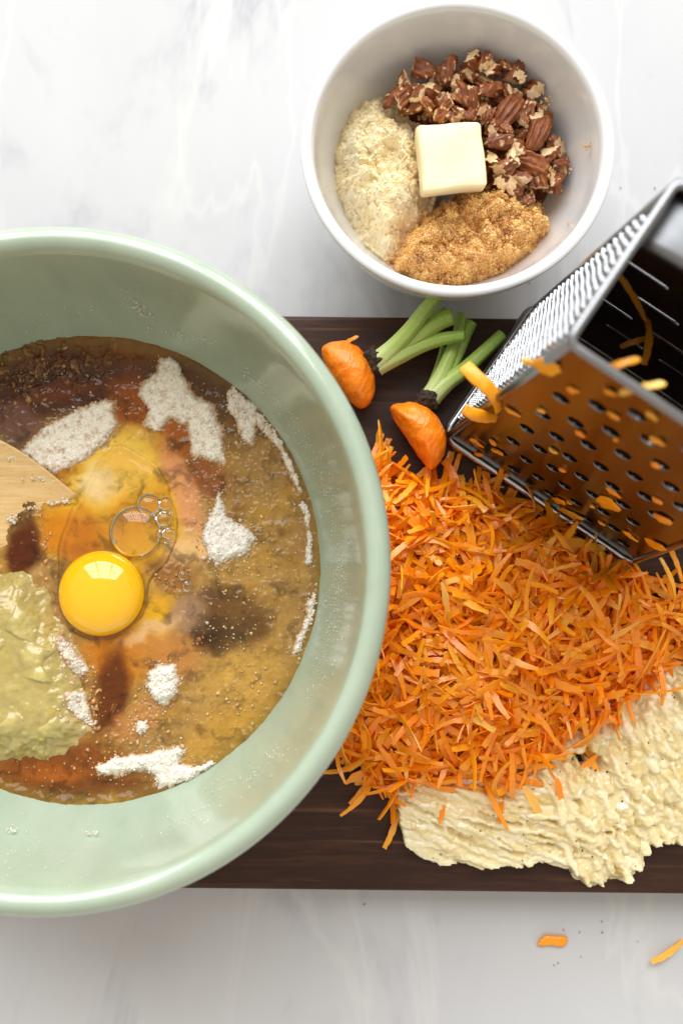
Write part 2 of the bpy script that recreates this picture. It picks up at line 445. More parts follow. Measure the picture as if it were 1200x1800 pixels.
def mk_stem():
    b = NB('carrot_stem')
    g = b.n('ShaderNodeSeparateColor'); b.l(b.attr(), g.inputs[0])
    streak = b.noise(900, 2, 0.5, b.coord((1, 1, 1)))
    c = b.ramp(g.outputs[0], [(0.0, srgb(206, 214, 150)), (0.35, srgb(176, 198, 100)), (1.0, srgb(146, 182, 72))])
    c = b.mix(b.ramp(streak, [(0.5, 0.0), (0.75, 0.35)]), c, srgb(214, 224, 160))
    b.set(col=c, rough=0.42, sss=0.2, rad=(0.6, 1.0, 0.2), scl=0.002); b.bump(streak, 0.3, 0.0004); return b.m
M['stem'] = mk_stem()
M['crown'] = mk_simple('withered_crown', srgb(58, 44, 30), 0.85, 0.6, 500, 0.8, 700, 0.001)
def mk_wood():
    b = NB('pale_beech_wood')
    g = b.noise(30, 5, 0.6, b.coord((2.0, 26, 10)), 0.3)
    c = b.ramp(g, [(0.3, srgb(210, 166, 106)), (0.5, srgb(224, 184, 124)), (0.75, srgb(233, 200, 146))])
    po = b.noise(400, 2, 0.5, b.coord((1.0, 9, 4)))
    c = b.mix(b.ramp(po, [(0.62, 0.0), (0.72, 0.5)]), c, srgb(150, 104, 56))
    b.set(col=c, rough=0.5); b.bump(po, 0.2, 0.0004); return b.m
M['wood'] = mk_wood()
def mk_nut(name, a, b_, c_, rough, sc):
    b = NB(name)
    r = b.n('ShaderNodeObjectInfo').outputs['Random']
    n = b.noise(sc, 5, 0.65, b.coord((0.6, 1.4, 1)))
    c = b.ramp(n, [(0.25, a), (0.5, b_), (0.78, c_)])
    c = b.mix(0.35, c, b.mix(r, (0.75, 0.62, 0.55, 1), (1.25, 1.1, 0.95, 1)), 'MULTIPLY') if False else b.mix(1.0, c, b.ramp(r, [(0, (0.72, 0.60, 0.55, 1)), (0.6, (0.95, 0.85, 0.78, 1)), (1, (1.12, 1.05, 0.95, 1))]), 'MULTIPLY')
    b.set(col=c, rough=rough); b.bump(n, 0.4, 0.0008); return b.m
M['nut_skin'] = mk_nut('pecan_skin', srgb(84, 44, 22), srgb(146, 84, 44), srgb(200, 138, 82), 0.5, 300)
M['nut_flesh'] = mk_nut('pecan_flesh', srgb(214, 172, 118), srgb(248, 226, 182), srgb(252, 238, 206), 0.7, 260)

def mk_liquid():
    b = NB('wet_batter_liquid')
    n = b.ramp(b.noise(260, 5, 0.65), [(0.25, 0.9), (0.75, 1.08)])
    b.set(col=b.mix(1.0, b.attr(), n, 'MULTIPLY'), rough=0.08, spec=0.26, sss=0.0, rad=(1, 0.55, 0.2), scl=0.004)
    b.bump(b.noise(330, 4, 0.6), 0.06, 0.0008)
    return b.m
M['liquid'] = mk_liquid()

# ================================================================== the setting
ZB = 0.025                                   # top of the cutting board
top = bmesh.new(); bmesh.ops.create_grid(top, x_segments=8, y_segments=8, size=0.75)
tag(link('countertop', bm_mesh('countertop', top, [M['marble']]), None, (0, 0, 0)), None, None, kind='structure')

# cutting board: a single thick plank with eased edges
tl, tr_ = P(490, 554, ZB), P(900, 560, ZB); bl, br = P(310, 1563, ZB), P(1200, 1573, ZB)
bdir = (br - bl).normalized(); bnrm = Vector((-bdir.y, bdir.x, 0))
y_top = (tl - bl).dot(bnrm); x0, x1 = -0.30, 0.28
bm = bmesh.new(); bmesh.ops.create_cube(bm, size=1)
for v in bm.verts:
    v.co.x = (v.co.x) * (x1 - x0); v.co.y *= y_top; v.co.z *= ZB - 0.0005
bmesh.ops.bevel(bm, geom=list(bm.edges), offset=0.0022, segments=3, affect='EDGES', profile=0.5)
cb = bl + bdir * ((x0 + x1) / 2 - bl.x) + bnrm * (y_top / 2)
board = link('cutting_board', bm_mesh('cutting_board', bm, [M['board']], False), None, (cb.x, cb.y, ZB / 2 + 0.00025), (0, 0, math.atan2(bdir.y, bdir.x)))
tag(board, 'dark brown wooden cutting board with knife scratches lying on white marble', 'cutting board')

# ================================================================== green mixing bowl
ZR = ZB + 0.12; BC = P(80, 994, ZR)
g_out = [(6.0, 0), (6.6, 0.02), (6.85, 0.45), (8.2, 2.5), (9.6, 5.5), (10.5, 8.5), (10.9, 10.4), (11.15, 10.85), (11.5, 10.95), (11.78, 11.25), (11.8, 11.6), (11.6, 11.9), (11.3, 12.0), (11.02, 11.85), (10.9, 11.5)]
g_in = [(10.8, 11.0), (10.35, 8.6), (9.85, 6.9), (9.22, 5.5), (8.0, 3.2), (6, 1.4), (3, 0.8), (0.0, 0.7)]
prof = catmull(g_out + g_in, 5) * 0.01; prof = np.vstack([[0, 0.004], prof]); prof[-1, 0] = 0
prof[0] = (0.0, 0.0035)
V, F = lathe(prof, 160, 0.0022, 1.3, 1.012)
bowl = link('mixing_bowl', mesh_np('mixing_bowl', V, F, mats=[M['glaze']]), None, (BC.x, BC.y, ZB))
tag(bowl, 'large sage green glazed mixing bowl with thick rolled rim, half out of frame', 'mixing bowl')
gin = catmull(g_in, 8) * 0.01
def bowl_r(z):                                # inner radius at height z
    return np.interp(z - ZB, gin[::-1, 1], gin[::-1, 0])
def on_wall(u, v, off=0.0003):
    d = ray(u, v); o = Vector((0, 0, CAM_H)); t = 0.36
    while t < 0.5:
        p = o + d * t
        if math.hypot(p.x - BC.x, p.y - BC.y) > bowl_r(p.z) - off and p.z < ZR - 0.006: return p
        t += 0.0004
    return None

# ------------------------------------------------------------------ the liquid
ZL = ZB + 0.055; RL = 0.0972
res = 0.00042; n = int(2 * RL / res) + 2
gx, gy = np.meshgrid(BC.x - RL + np.arange(n) * res, BC.y - RL + np.arange(n) * res, indexing='ij')
pu, pv = proj(gx, gy, ZL)
wu = pu + 26 * fbm(gx * 55, gy * 55, 4, 3) + 7 * fbm(gx * 220, gy * 220, 3, 5)
wv = pv + 26 * fbm(gx * 55, gy * 55, 4, 9) + 7 * fbm(gx * 220, gy * 220, 3, 15)
def blob(u, v, ru, rv, ang, soft=0.5):
    c, s = math.cos(R(ang)), math.sin(R(ang)); du, dv = wu - u, wv - v
    d = np.hypot((du * c + dv * s) / ru, (-du * s + dv * c) / rv)
    return 1 - sstep(1 - soft, 1 + soft, d)
def lay(C, col, m): return C + (np.array(col, float) - C) * m[..., None]
C = np.empty(gx.shape + (3,)); C[:] = (152, 114, 60)
mot = fbm(gx * 170, gy * 170, 5, 21, 0.6); mot2 = fbm(gx * 60, gy * 60, 4, 41); mot3 = fbm(gx * 520, gy * 520, 3, 61, 0.6)
C = lay(C, (98, 66, 28), sstep(0.05, 0.4, 0.5 * mot + 0.7 * mot2) * 0.8)
C = lay(C, (196, 156, 92), sstep(0.05, 0.4, -0.6 * mot - 0.4 * mot2) * 0.7)
C = lay(C, (170, 122, 38), sstep(0.0, 0.4, fbm(gx * 48, gy * 48, 3, 45)) * 0.5)
C = lay(C, (208, 172, 112), sstep(0.22, 0.45, mot3) * 0.5)
# dark syrup round the top, amber left and below
C = lay(C, (80, 42, 15), blob(230, 640, 270, 75, 4, 0.45) * 0.95)
C = lay(C, (136, 80, 18), blob(265, 606, 130, 26, 4, 0.8) * 0.8)
C = lay(C, (86, 54, 26), blob(385, 680, 60, 90, -40, 0.7) * 0.7)
C = lay(C, (64, 32, 16), blob(70, 690, 140, 50, -8, 0.5) * 0.9)
C = lay(C, (98, 68, 40), blob(60, 640, 110, 30, -6, 0.7) * sstep(-0.15, 0.25, mot) * 0.9)
C = lay(C, (104, 50, 18), blob(110, 690, 90, 14, -14, 0.8) * 0.8)
C = lay(C, (112, 76, 62), blob(20, 745, 62, 34, 10, 0.35) * 0.85)
C = lay(C, (138, 70, 14), blob(232, 720, 40, 62, 10, 0.5))
C = lay(C, (150, 80, 26), blob(310, 790, 62, 60, 20, 0.5))
C = lay(C, (134, 76, 34), blob(360, 835, 45, 40, 30, 0.5))
C = lay(C, (134, 58, 14), blob(105, 830, 60, 40, -20, 0.5))
# yellow egg white over the syrup
C = lay(C, (226, 176, 48), blob(215, 900, 118, 135, -12, 0.28))
C = lay(C, (228, 186, 82), blob(215, 820, 66, 60, 10, 0.55) * 0.9)
C = lay(C, (218, 160, 20), blob(270, 940, 60, 60, 0, 0.6) * 0.7)
C = lay(C, (196, 116, 14), blob(130, 945, 55, 42, 20, 0.5) * 0.9)
C = lay(C, (204, 132, 16), blob(235, 905, 80, 26, -40, 0.7) * 0.55)
C = lay(C, (222, 190, 128), blob(168, 852, 38, 38, 0, 0.5))
C = lay(C, (236, 212, 160), blob(160, 846, 22, 24, 0, 0.9) * 0.7)
C = lay(C, (212, 142, 96), blob(326, 868, 22, 88, -22, 0.35) * 0.85)
C = lay(C, (214, 168, 108), blob(330, 965, 42, 34, 0, 0.6))
C = lay(C, (84, 36, 8), blob(42, 965, 34, 42, 10, 0.35))
C = lay(C, (140, 92, 44), blob(300, 1010, 38, 34, -20, 0.5) * 0.9)
C = lay(C, (206, 150, 26), blob(280, 1085, 56, 34, -30, 0.5))
C = lay(C, (188, 108, 16), blob(205, 1150, 60, 50, 20, 0.6) * 0.9)
C = lay(C, (176, 112, 52), blob(300, 1150, 55, 40, 10, 0.6) * 0.8)
C = lay(C, (66, 38, 20), blob(402, 1092, 72, 64, 20, 0.24))
C = lay(C, (44, 26, 14), blob(395, 1120, 44, 30, 10, 0.4) * 0.8)
C = lay(C, (146, 112, 84), blob(330, 1075, 44, 34, -35, 0.45) * 0.9)
C = lay(C, (206, 164, 118), blob(262, 1110, 58, 13, -27, 0.6) * 0.8)
C = lay(C, (196, 148, 60), blob(430, 1200, 80, 60, -20, 0.8) * 0.55)
C = lay(C, (184, 140, 62), blob(430, 1000, 60, 150, 0, 0.8) * 0.35)
C = lay(C, (92, 44, 10), blob(192, 1220, 34, 78, 12, 0.4))
C = lay(C, (172, 112, 58), blob(240, 1265, 62, 24, -30, 0.6) * 0.8)
C = lay(C, (118, 62, 18), blob(110, 1352, 135, 46, 2, 0.45))
C = lay(C, (150, 78, 20), blob(90, 1360, 60, 18, 4, 0.8) * 0.9)
C = lay(C, (96, 52, 18), blob(190, 1388, 200, 18, -4, 0.6) * 0.7)
C = lay(C, (176, 130, 48), blob(395, 1290, 90, 36, -35, 0.6) * 0.7)
swirl = fbm(wu / 46 + 2 * mot2, wv / 46, 5, 401, 0.6)
C = C * (1 - 0.30 * sstep(0.0, 0.45, swirl))[..., None] + 0.0
C = lay(C, (200, 150, 84), sstep(0.28, 0.5, fbm(wu / 30, wv / 30, 5, 411, 0.62)) * 0.30)
dch, vch = cells(gx * 270 + 1.6 * mot, gy * 270 + 1.6 * mot2 + 0.8 * mot3, 421)
chm = np.clip(blob(62, 645, 120, 40, -6, 0.6) * 1.0 + 0.55 * blob(70, 780, 20, 20, 0, 0.9) + 0.5 * blob(250, 1265, 70, 26, -30, 0.6) + 0.45 * blob(295, 1015, 44, 40, -20, 0.6) + 0.3 * blob(430, 900, 90, 180, 0, 0.7), 0, 1) * sstep(0.45, 0.6, vch)
chk = chm * sstep(0.62, 0.2, dch)
C = lay(C, (164, 120, 76), chk * (0.25 + 0.5 * sstep(-0.2, 0.3, mot3)))
spk = sstep(0.36, 0.5, mot3) * (0.35 + 0.65 * sstep(-0.2, 0.3, mot2))
yel = blob(215, 960, 120, 190, 0, 0.3)
C = lay(C, (206, 160, 98), spk * 0.7 * (1 - 0.8 * yel))
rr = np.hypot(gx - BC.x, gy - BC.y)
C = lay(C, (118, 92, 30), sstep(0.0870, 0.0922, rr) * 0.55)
rough_h = sstep(-0.1, 0.3, mot) * (1 - yel)
gz = ZL + 0.0008 * mot * (1 - 0.7 * yel) + 0.00035 * np.maximum(mot3, 0) * (1 - yel) + 0.0006 * mot2
gz = gz + 0.0016 * chk + 0.0009 * sstep(0.0888, 0.0930, rr)          # meniscus against the wall
keep = rr < RL
q = keep[:-1, :-1] & keep[1:, :-1] & keep[:-1, 1:] & keep[1:, 1:]
idx = np.arange(n * n).reshape(n, n)
F = np.stack([idx[:-1, :-1], idx[1:, :-1], idx[1:, 1:], idx[:-1, 1:]], -1)[q]
used = np.unique(F); mp = np.full(n * n, -1); mp[used] = np.arange(len(used))
LGAIN = 1.06
me = mesh_np('batter_liquid', np.stack([gx, gy, gz], -1).reshape(-1, 3)[used], mp[F], np.clip(lin(C.reshape(-1, 3)[used]) * LGAIN, 0, 0.9), mats=[M['liquid']])
tag(link('wet_batter', me), 'brown and amber pool of syrup, oil and spices filling the green bowl', 'wet batter')

# floating crumbs of sugar and flour on the liquid: nobody could count them
def in_liq(u, v):
    p = P(u, v, ZL); return math.hypot(p.x - BC.x, p.y - BC.y) < 0.0925
pts = []; sz = []; cc = []
for (u, v, su, sv, k, s, c) in [(70, 650, 75, 26, 60, .0012, (150, 112, 74)), (45, 690, 30, 22, 20, .0015, (160, 116, 70)), (430, 820, 70, 120, 130, .0006, (196, 160, 104)),
        (430, 1010, 70, 110, 120, .0007, (204, 166, 108)), (400, 1120, 45, 35, 60, .0006, (206, 176, 124)), (420, 1230, 80, 60, 110, .0007, (206, 166, 110)),
        (250, 1260, 50, 40, 50, .0009, (184, 136, 84)), (120, 1340, 120, 40, 60, .0007, (176, 122, 66)), (290, 1020, 25, 18, 26, .0010, (170, 122, 70)),
        (240, 1310, 90, 20, 40, .0009, (190, 144, 92)), (170, 1240, 16, 40, 30, .0010, (186, 130, 72)), (350, 1130, 14, 12, 8, .0013, (150, 92, 38)), (80, 960, 12, 50, 24, .0009, (196, 140, 84))]:
    for _ in range(k):
        a, b_ = u + random.gauss(0, su * 0.55), v + random.gauss(0, sv * 0.55)
        if in_liq(a, b_):
            p = P(a, b_, ZL); pts.append((p.x, p.y, ZL + 0.0001)); sz.append(0.75 * s * min(1.5, random.gammavariate(2.0, 0.3) + 0.15)); cc.append(np.array(c) * random.uniform(0.85, 1.12))
V, F = lumps(pts, sz, 0.5, flat=(1, 1, 0.8))
me = mesh_np('crumbs', V, F, np.repeat(lin(np.clip(cc, 0, 255)), 42 if len(ico(1)[0]) == 42 else 12, 0), mats=[M['banana']])
tag(link('batter_crumbs', me), 'small tan crumbs of sugar and wet flour floating across the syrup', 'crumbs', kind='stuff')

# ------------------------------------------------------------------ flour patches
def flour_patch(px, label, hgt=0.0035, seed=1, base=ZL, spice=0.35, crumb=60, warm=0.0, name='flour_patch', edge=0.003, white=0.0):
    poly = PP(px, ZL + 0.003 if callable(base) else base)
    def h(x, y, sd):
        sdw = sd + 0.0016 * fbm(x * 260, y * 260, 4, seed) + 0.0007 * fbm(x * 900, y * 900, 3, seed + 3)
        e = sstep(0.0, edge, sdw)
        d, val = cells(x * 420, y * 420, seed)
        lum = fbm(x * 190, y * 190, 5, seed + 5, 0.6)
        return np.where(sdw > 0, e ** 0.8 * 0.75 * hgt * (0.75 + 0.55 * lum) + 0.0004 * (0.6 - d) * e + 0.00045 * fbm(x * 1100, y * 1100, 3, seed + 8, 0.7) - 0.0006 * sstep(0.05, 0.0, np.abs(fbm(x * 210, y * 210, 3, seed + 9))), sdw * 1.2 - 0.0002)
    V, F, (x, y, hh, sd) = patch(poly, 0.00036, h, base)
    sp = 1.25 * sstep(0.0, 0.4, fbm(x * 300, y * 300, 5, seed + 11, 0.65)) * spice
    c = np.array([247, 236, 218]) * (1 - white) + np.array([243, 236, 228]) * white
    crumb = int(crumb * (0.3 + 0.7 * white))
    c = c + (np.array([186, 148, 118]) - c) * sp[:, None]
    dark = sstep(0.42, 0.6, fbm(x * 900, y * 900, 3, seed + 19, 0.7)) * spice
    c = c + (np.array([140, 98, 72]) - c) * dark[:, None]
    wet = np.clip(1 - hh / 0.0013, 0, 1)
    c = c + (np.array([176, 132, 86]) - c) * (0.85 * wet[:, None])
    parts = [(V, F)]; cols = [lin(c)]
    ok = np.where(hh > 0.0004)[0]
    if crumb and len(ok):
        k = rng.choice(ok, crumb); p = V[k].copy(); p[:, 2] += 0.0001
        lv, lf = lumps(p, rng.uniform(0.0002, 0.0006, crumb), 0.4); parts.append((lv, lf)); cols.append(lin((240, 232, 220)))
        ed = np.where((sd < 0.0008) & (sd > -0.002))[0]
        if len(ed):
            m = crumb * 2; k = rng.choice(ed, m); p = V[k].copy(); p[:, :2] += rng.normal(0, 0.0013, (m, 2)); p[:, 2] = (base(p[:, 0], p[:, 1]) if callable(base) else base) + 0.0002
            lv, lf = lumps(p, rng.gamma(1.6, 0.00014, m) + 0.0001, 0.4, flat=(1, 1, 0.7)); parts.append((lv, lf)); kc = np.array([232, 214, 190]) + (np.array([188, 148, 102]) - np.array([232, 214, 190])) * rng.random((m, 1)); cols.append(np.repeat(lin(kc), len(ico(1)[0]), 0))
    V, F, Cc = join(parts, cols)
    return tag(link(name, mesh_np(name, V, F, Cc, mats=[M['flour']])), label, 'flour')
flour_patch([(300, 622), (318, 638), (330, 668), (345, 692), (380, 712), (384, 735), (396, 762), (399, 822), (366, 812), (336, 802), (332, 772), (325, 748), (300, 738), (285, 762), (250, 752), (258, 724), (243, 696), (246, 672), (272, 652), (280, 630)],
            'largest flour patch, tall and notched, floating below the back wall of the green bowl', 0.0032, 2, crumb=110, spice=0.4)
flour_patch([(186, 700), (203, 705), (206, 745), (196, 775), (150, 812), (95, 836), (55, 815), (30, 796), (80, 745), (140, 715)],
            'slab of flour with a straight edge between the wooden spoon and the syrup', 0.0032, 5, crumb=90, spice=0.5)
flour_patch([(412, 667), (430, 690), (456, 708), (460, 735), (452, 760), (446, 786), (420, 777), (415, 747), (398, 722), (395, 690)],
            'flour clump against the upper right wall of the green bowl', 0.003, 8, crumb=60)
flour_patch([(442, 716), (462, 726), (486, 752), (516, 809), (535, 866), (524, 870), (506, 828), (480, 780), (454, 752)],
            'narrow band of flour along the right waterline of the green bowl', 0.0025, 11, crumb=70, edge=0.0015)
flour_patch([(386, 855), (393, 880), (400, 905), (420, 918), (440, 926), (451, 945), (444, 970), (412, 985), (380, 996), (368, 980), (355, 960), (352, 932), (368, 905), (376, 885)],
            'white crumbly flour clump right of the egg bubbles', 0.0045, 14, crumb=160, spice=0.15, white=0.5)
flour_patch([(556, 1022), (563, 1050), (556, 1090), (541, 1120), (531, 1150), (514, 1158), (514, 1130), (530, 1100), (537, 1060)],
            'long flour crumb strip by the lower right wall of the green bowl', 0.0032, 17, crumb=110, spice=0.25, white=0.3)
flour_patch([(262, 1176), (285, 1165), (312, 1168), (318, 1195), (308, 1225), (295, 1243), (270, 1236), (256, 1205)],
            'round flour lump floating below the dark vanilla patch', 0.0052, 20, crumb=110, spice=0.15, white=0.4)
flour_patch([(238, 1266), (262, 1260), (266, 1280), (248, 1296), (230, 1284)], 'smallest flour lump, just below the round lump', 0.003, 23, crumb=40, spice=0.2, white=0.5)
flour_patch([(165, 1345), (200, 1330), (260, 1322), (312, 1308), (332, 1316), (318, 1338), (340, 1345), (372, 1332), (387, 1340), (340, 1376), (275, 1393), (272, 1366), (250, 1356), (210, 1366), (175, 1366)],
            'wide flour streak at the front edge of the syrup', 0.0038, 26, crumb=130, spice=0.3, white=0.4)
flour_patch([(531, 876), (543, 890), (547, 925), (551, 955), (548, 998), (536, 994), (539, 950), (533, 905), (523, 888)],
            'thin broken trail of flour crumbs on the right waterline', 0.0024, 28, crumb=70, spice=0.2, white=0.3, edge=0.0012)

# flour dust clinging to the inside wall
pts = []; sz = []
def dust(u, v, su, sv, k, s, ang=0):
    c, s_ = math.cos(R(ang)), math.sin(R(ang))
    for _ in range(k):
        a, b_ = random.gauss(0, su), random.gauss(0, sv)
        p = on_wall(u + a * c - b_ * s_, v + a * s_ + b_ * c)
        if p is not None and p.z > ZL + 0.001 and random.random() < 0.62: pts.append(p[:]); sz.append(0.85 * s * random.uniform(0.4, 1.2))
dust(590, 1040, 9, 60, 420, .00027, 4); dust(585, 900, 9, 60, 180, .00028, -8); dust(545, 800, 8, 50, 160, .00026, -25)
dust(505, 735, 7, 40, 120, .0003, -35); dust(250, 548, 14, 5, 70, .0004, 50); dust(320, 590, 30, 4, 70, .00036, 10); dust(440, 660, 26, 6, 70, .0003, 40)
dust(240, 535, 40, 25, 50, .00022); dust(560, 1180, 10, 40, 120, .00028, 20); dust(400, 1380, 40, 14, 80, .0003, -30); dust(60, 1500, 40, 25, 60, .00026); dust(165, 1464, 6, 2, 26, .00045)
dust(20, 1460, 8, 3, 26, .00045); dust(480, 1330, 26, 10, 80, .0003, -42); dust(330, 1440, 40, 8, 80, .00028, -20); dust(90, 560, 60, 20, 40, .00024)
V, F = lumps(pts, sz, 0.35)
tag(link('flour_dust', mesh_np('flour_dust', V, F, np.tile(lin((232, 226, 212)), (len(V), 1)), mats=[M['flour']])), 'dusting of flour specks on the inner wall of the green bowl', 'flour dust', kind='stuff')

# ------------------------------------------------------------------ apple sauce
poly = PP([(-110, 1010), (-40, 985), (0, 1000), (50, 1006), (82, 1032), (103, 1078), (132, 1122), (150, 1162), (156, 1220), (164, 1288), (140, 1316), (90, 1332), (40, 1338), (0, 1334), (-60, 1338), (-130, 1300), (-160, 1150)], ZL)
def h_sauce(x, y, sd):
    sdw = sd + 0.0045 * fbm(x * 120, y * 120, 4, 71)
    d, v = cells(x * 110 + 0.4 * fbm(x * 90, y * 90, 2, 5), y * 110, 77)
    l = 0.0016 * sstep(1.0, 0.0, d) * (0.1 + v) + 0.0007 * fbm(x * 130, y * 130, 2, 79) + 0.0002 * fbm(x * 420, y * 420, 2, 83)
    return 0.0095 * sstep(-0.001, 0.016, sdw) ** 0.8 + l * sstep(0, 0.006, sdw) - 0.0008
V, F, (x, y, hh, sd) = patch(poly, 0.0004, h_sauce, ZL)
d, v = cells(x * 110 + 0.4 * fbm(x * 90, y * 90, 2, 5), y * 110, 77)
c = np.tile(np.array([184, 162, 94.]), (len(x), 1))
c += (np.array([204, 184, 114]) - c) * (sstep(0.6, 0.15, d) * v)[:, None]
c += (np.array([188, 162, 66]) - c) * (sstep(0.1, 0.5, fbm(x * 120, y * 120, 4, 91)) * 0.6)[:, None]
c += (np.array([168, 146, 100]) - c) * (sstep(0.1, 0.5, fbm(x * 180, y * 180, 4, 95)) * 0.5)[:, None]
edge = sstep(0.010, 0.002, sd) * sstep(-0.3, 0.2, fbm(x * 200, y * 200, 4, 99))
px_, py_ = proj(x, y, ZL)
c += (np.array([205, 165, 110]) - c) * (edge * sstep(60, 130, px_) * 0.85)[:, None]
sauce = tag(link('apple_sauce', mesh_np('apple_sauce', V, F, lin(c) * 0.92, mats=[M['sauce']])), 'lumpy green-yellow apple sauce mound at the left edge of the bowl', 'apple sauce')
def z_sauce(x, y): return ZL + np.maximum(h_sauce(x, y, sdist(poly_s, x, y)), 0)
poly_s = poly
flour_patch([(94, 1108), (112, 1120), (140, 1150), (156, 1182), (136, 1192), (118, 1172), (104, 1146)], 'flour streak along the upper right edge of the apple sauce', 0.0016, 31, z_sauce, 0.15, 70, white=0.5, edge=0.0015)
flour_patch([(118, 1214), (150, 1214), (156, 1250), (164, 1282), (142, 1270), (120, 1245)], 'flour clump on the lower right edge of the apple sauce', 0.0018, 34, z_sauce, 0.15, 60, white=0.5, edge=0.0015)

# ------------------------------------------------------------------ egg
yc = P(178, 1043, ZL + 0.003); yr = 0.0170
th = np.linspace(0, math.pi, 28)
prof = np.stack([yr * np.sin(th) ** 0.98, np.where(np.cos(th) > 0, 0.0090, 0.005) * np.cos(th)], -1)
V, F = lathe(prof, 72, 0.008, 0.6)
yolk = link('egg_yolk', mesh_np('egg_yolk', V, F, mats=[M['yolk']]), None, (yc.x, yc.y, ZL + 0.0022))
tag(yolk, 'round glossy yellow egg yolk floating in the green bowl', 'egg yolk')
poly = PP(catmull([(120, 900), (160, 822), (205, 778), (245, 792), (285, 822), (303, 868), (318, 905), (300, 985), (268, 1018), (262, 1062), (238, 1100), (190, 1128), (130, 1112), (100, 1060), (96, 980)], 6, True), ZL)
def h_white(x, y, sd):
    sdw = sd + 0.0016 * fbm(x * 90, y * 90, 2, 111)
    rim = np.exp(-((sdw - 0.0018) / 0.0013) ** 2) * 0.0006
    return 0.0014 * sstep(-0.0004, 0.006, sdw) + rim * 1.3 + 0.0006 * fbm(x * 75, y * 75, 2, 117) - 0.00055
V, F, _ = patch(poly, 0.0005, h_white, ZL)
white = link('egg_white', mesh_np('egg_white', V, F, mats=[M['white_gel']]))
tag(white, 'clear raw egg white with bubbles spread around the yolk', 'egg white')
for (u, v, r) in [(262, 888, 22), (291, 886, 13), (288, 912, 15), (238, 935, 46), (297, 938, 12), (294, 958, 7), (282, 938, 8), (322, 1012, 9), (330, 1031, 10), (301, 903, 6)]:
    rad = r / 43.6 * 0.01; p = P(u, v, ZL + 0.001); flat = 0.75 if r < 30 else 0.4
    t_ = np.linspace(0, math.pi * 0.56, 14)
    V, F = lathe(np.stack([rad * np.sin(t_), rad * flat * np.cos(t_)], -1), 36)
    link('bubble', mesh_np('bubble', V, F, mats=[M['film']]), white, (p.x, p.y, ZL + 0.0012))

# ------------------------------------------------------------------ wooden spoon
ol = catmull([(147, 887), (141, 874), (118, 854), (80, 822), (38, 792), (-5, 770), (-60, 752), (-130, 756), (-190, 786), (-250, 812), (-420, 818), (-620, 814), (-640, 830), (-620, 846), (-420, 848), (-260, 850), (-190, 888), (-120, 948), (-60, 978), (0, 986), (50, 968), (100, 930), (136, 902)], 6, True)
wp = PP(ol, ZL); tip = P(146, 886, ZL); cen = np.array(P(-40, 868, ZL)[:2])
sp_dir = np.array([-1.0, 0.03]); sp_dir /= np.linalg.norm(sp_dir); sp_n = np.array([0.22, 1.0]); sp_n /= np.linalg.norm(sp_n)
bm = bmesh.new()
cent = [np.array(P(u, v, ZL)[:2]) for u, v in ((146, 886), (-60, 866), (-250, 831), (-640, 830))]
def spoon_z(p, t):
    along = (p - np.array(tip[:2])) @ np.array([-1.0, 0.0]); across = (p - cen) @ sp_n
    d = (p - np.array(tip[:2])) @ np.array([-0.565, 0.825])
    base = ZL + 0.0010 + 0.19 * d + 0.55 * max(along - 0.075, 0)
    return base + (0.0030 * (t ** 2.4) - 0.0030) * (1 if along < 0.075 else max(0.2, 1 - (along - 0.075) * 40)) * (1 if d > 0.012 or along > 0.07 else 1 + (0 if t < 0.3 else 0.0)) - (0.0035 * max(0.0, t - 0.3) if d < 0.004 and along < 0.07 else 0)
rows = []
ts = [0.0, 0.06, 0.2, 0.4, 0.6, 0.75, 0.87, 0.95, 0.985, 1.0]
def sp_center(p):
    a = (np.array(tip[:2]) - p)[0]
    xs = [0.0, 0.03]; return np.array([np.clip(p[0], cen[0] - 0.2, tip.x - 0.018) * 0.6 + 0.4 * np.clip(cen[0], -9, 9) if p[0] > cen[0] else p[0], 0]) 
def ctr(p):
    # spine of the spoon under an outline point
    x = min(p[0], tip.x - 0.012)
    xs = [c[0] for c in cent][::-1]; ys = [c[1] for c in cent][::-1]
    return np.array([x if x < cen[0] else cen[0] + (x - cen[0]) * 0.6, np.interp(x, xs, ys)])
nO = len(wp); V = []; F = []
for t in ts:
    for p in wp:
        c = ctr(p); q_ = c + (p - c) * t; V.append((q_[0], q_[1], spoon_z(q_, t) - (0.0008 if t > 0.99 else 0)))
for t in ts[::-1]:
    for p in wp:
        c = ctr(p); q_ = c + (p - c) * (t * 0.995 if t > 0.9 else t); V.append((q_[0], q_[1], spoon_z(q_, t) - 0.0026 - 0.003 * (1 - t)))
m = len(ts) * 2
for i in range(m - 1):
    for k in range(nO):
        k2 = (k + 1) % nO; F.append((i * nO + k, (i + 1) * nO + k, (i + 1) * nO + k2, i * nO + k2))
spoon = link('wooden_spoon', pyd('wooden_spoon', V, F, [M['wood']]))
bm.free()
tag(spoon, 'pale wooden spoon with its tip dipped in the syrup at the left edge', 'wooden spoon')

pts = []; sz = []
for (u, v, su, sv, k) in ((22, 912, 8, 7, 60), (62, 893, 12, 3, 26), (92, 884, 9, 3, 26), (118, 880, 6, 4, 16), (30, 806, 20, 5, 40), (80, 842, 22, 5, 50)):
    for _ in range(k):
        p = P(u + random.gauss(0, su * 0.6), v + random.gauss(0, sv * 0.6), ZL + 0.002); q_ = np.array([p.x, p.y]); c_ = ctr(q_)
        z_ = max(ZL + 0.0006, spoon_z(q_, 0.7)); pts.append((p.x, p.y, z_ + 0.0003)); sz.append(random.gammavariate(1.4, 0.00018) + 0.00008)
V, F = lumps(pts, sz, 0.4)
tag(link('spoon_flour', mesh_np('spoon_flour', V, F, np.tile(lin((236, 222, 200)), (len(V), 1)), mats=[M['flour']])), 'bits of flour sticking along the edges of the wooden spoon', 'flour', kind='stuff')

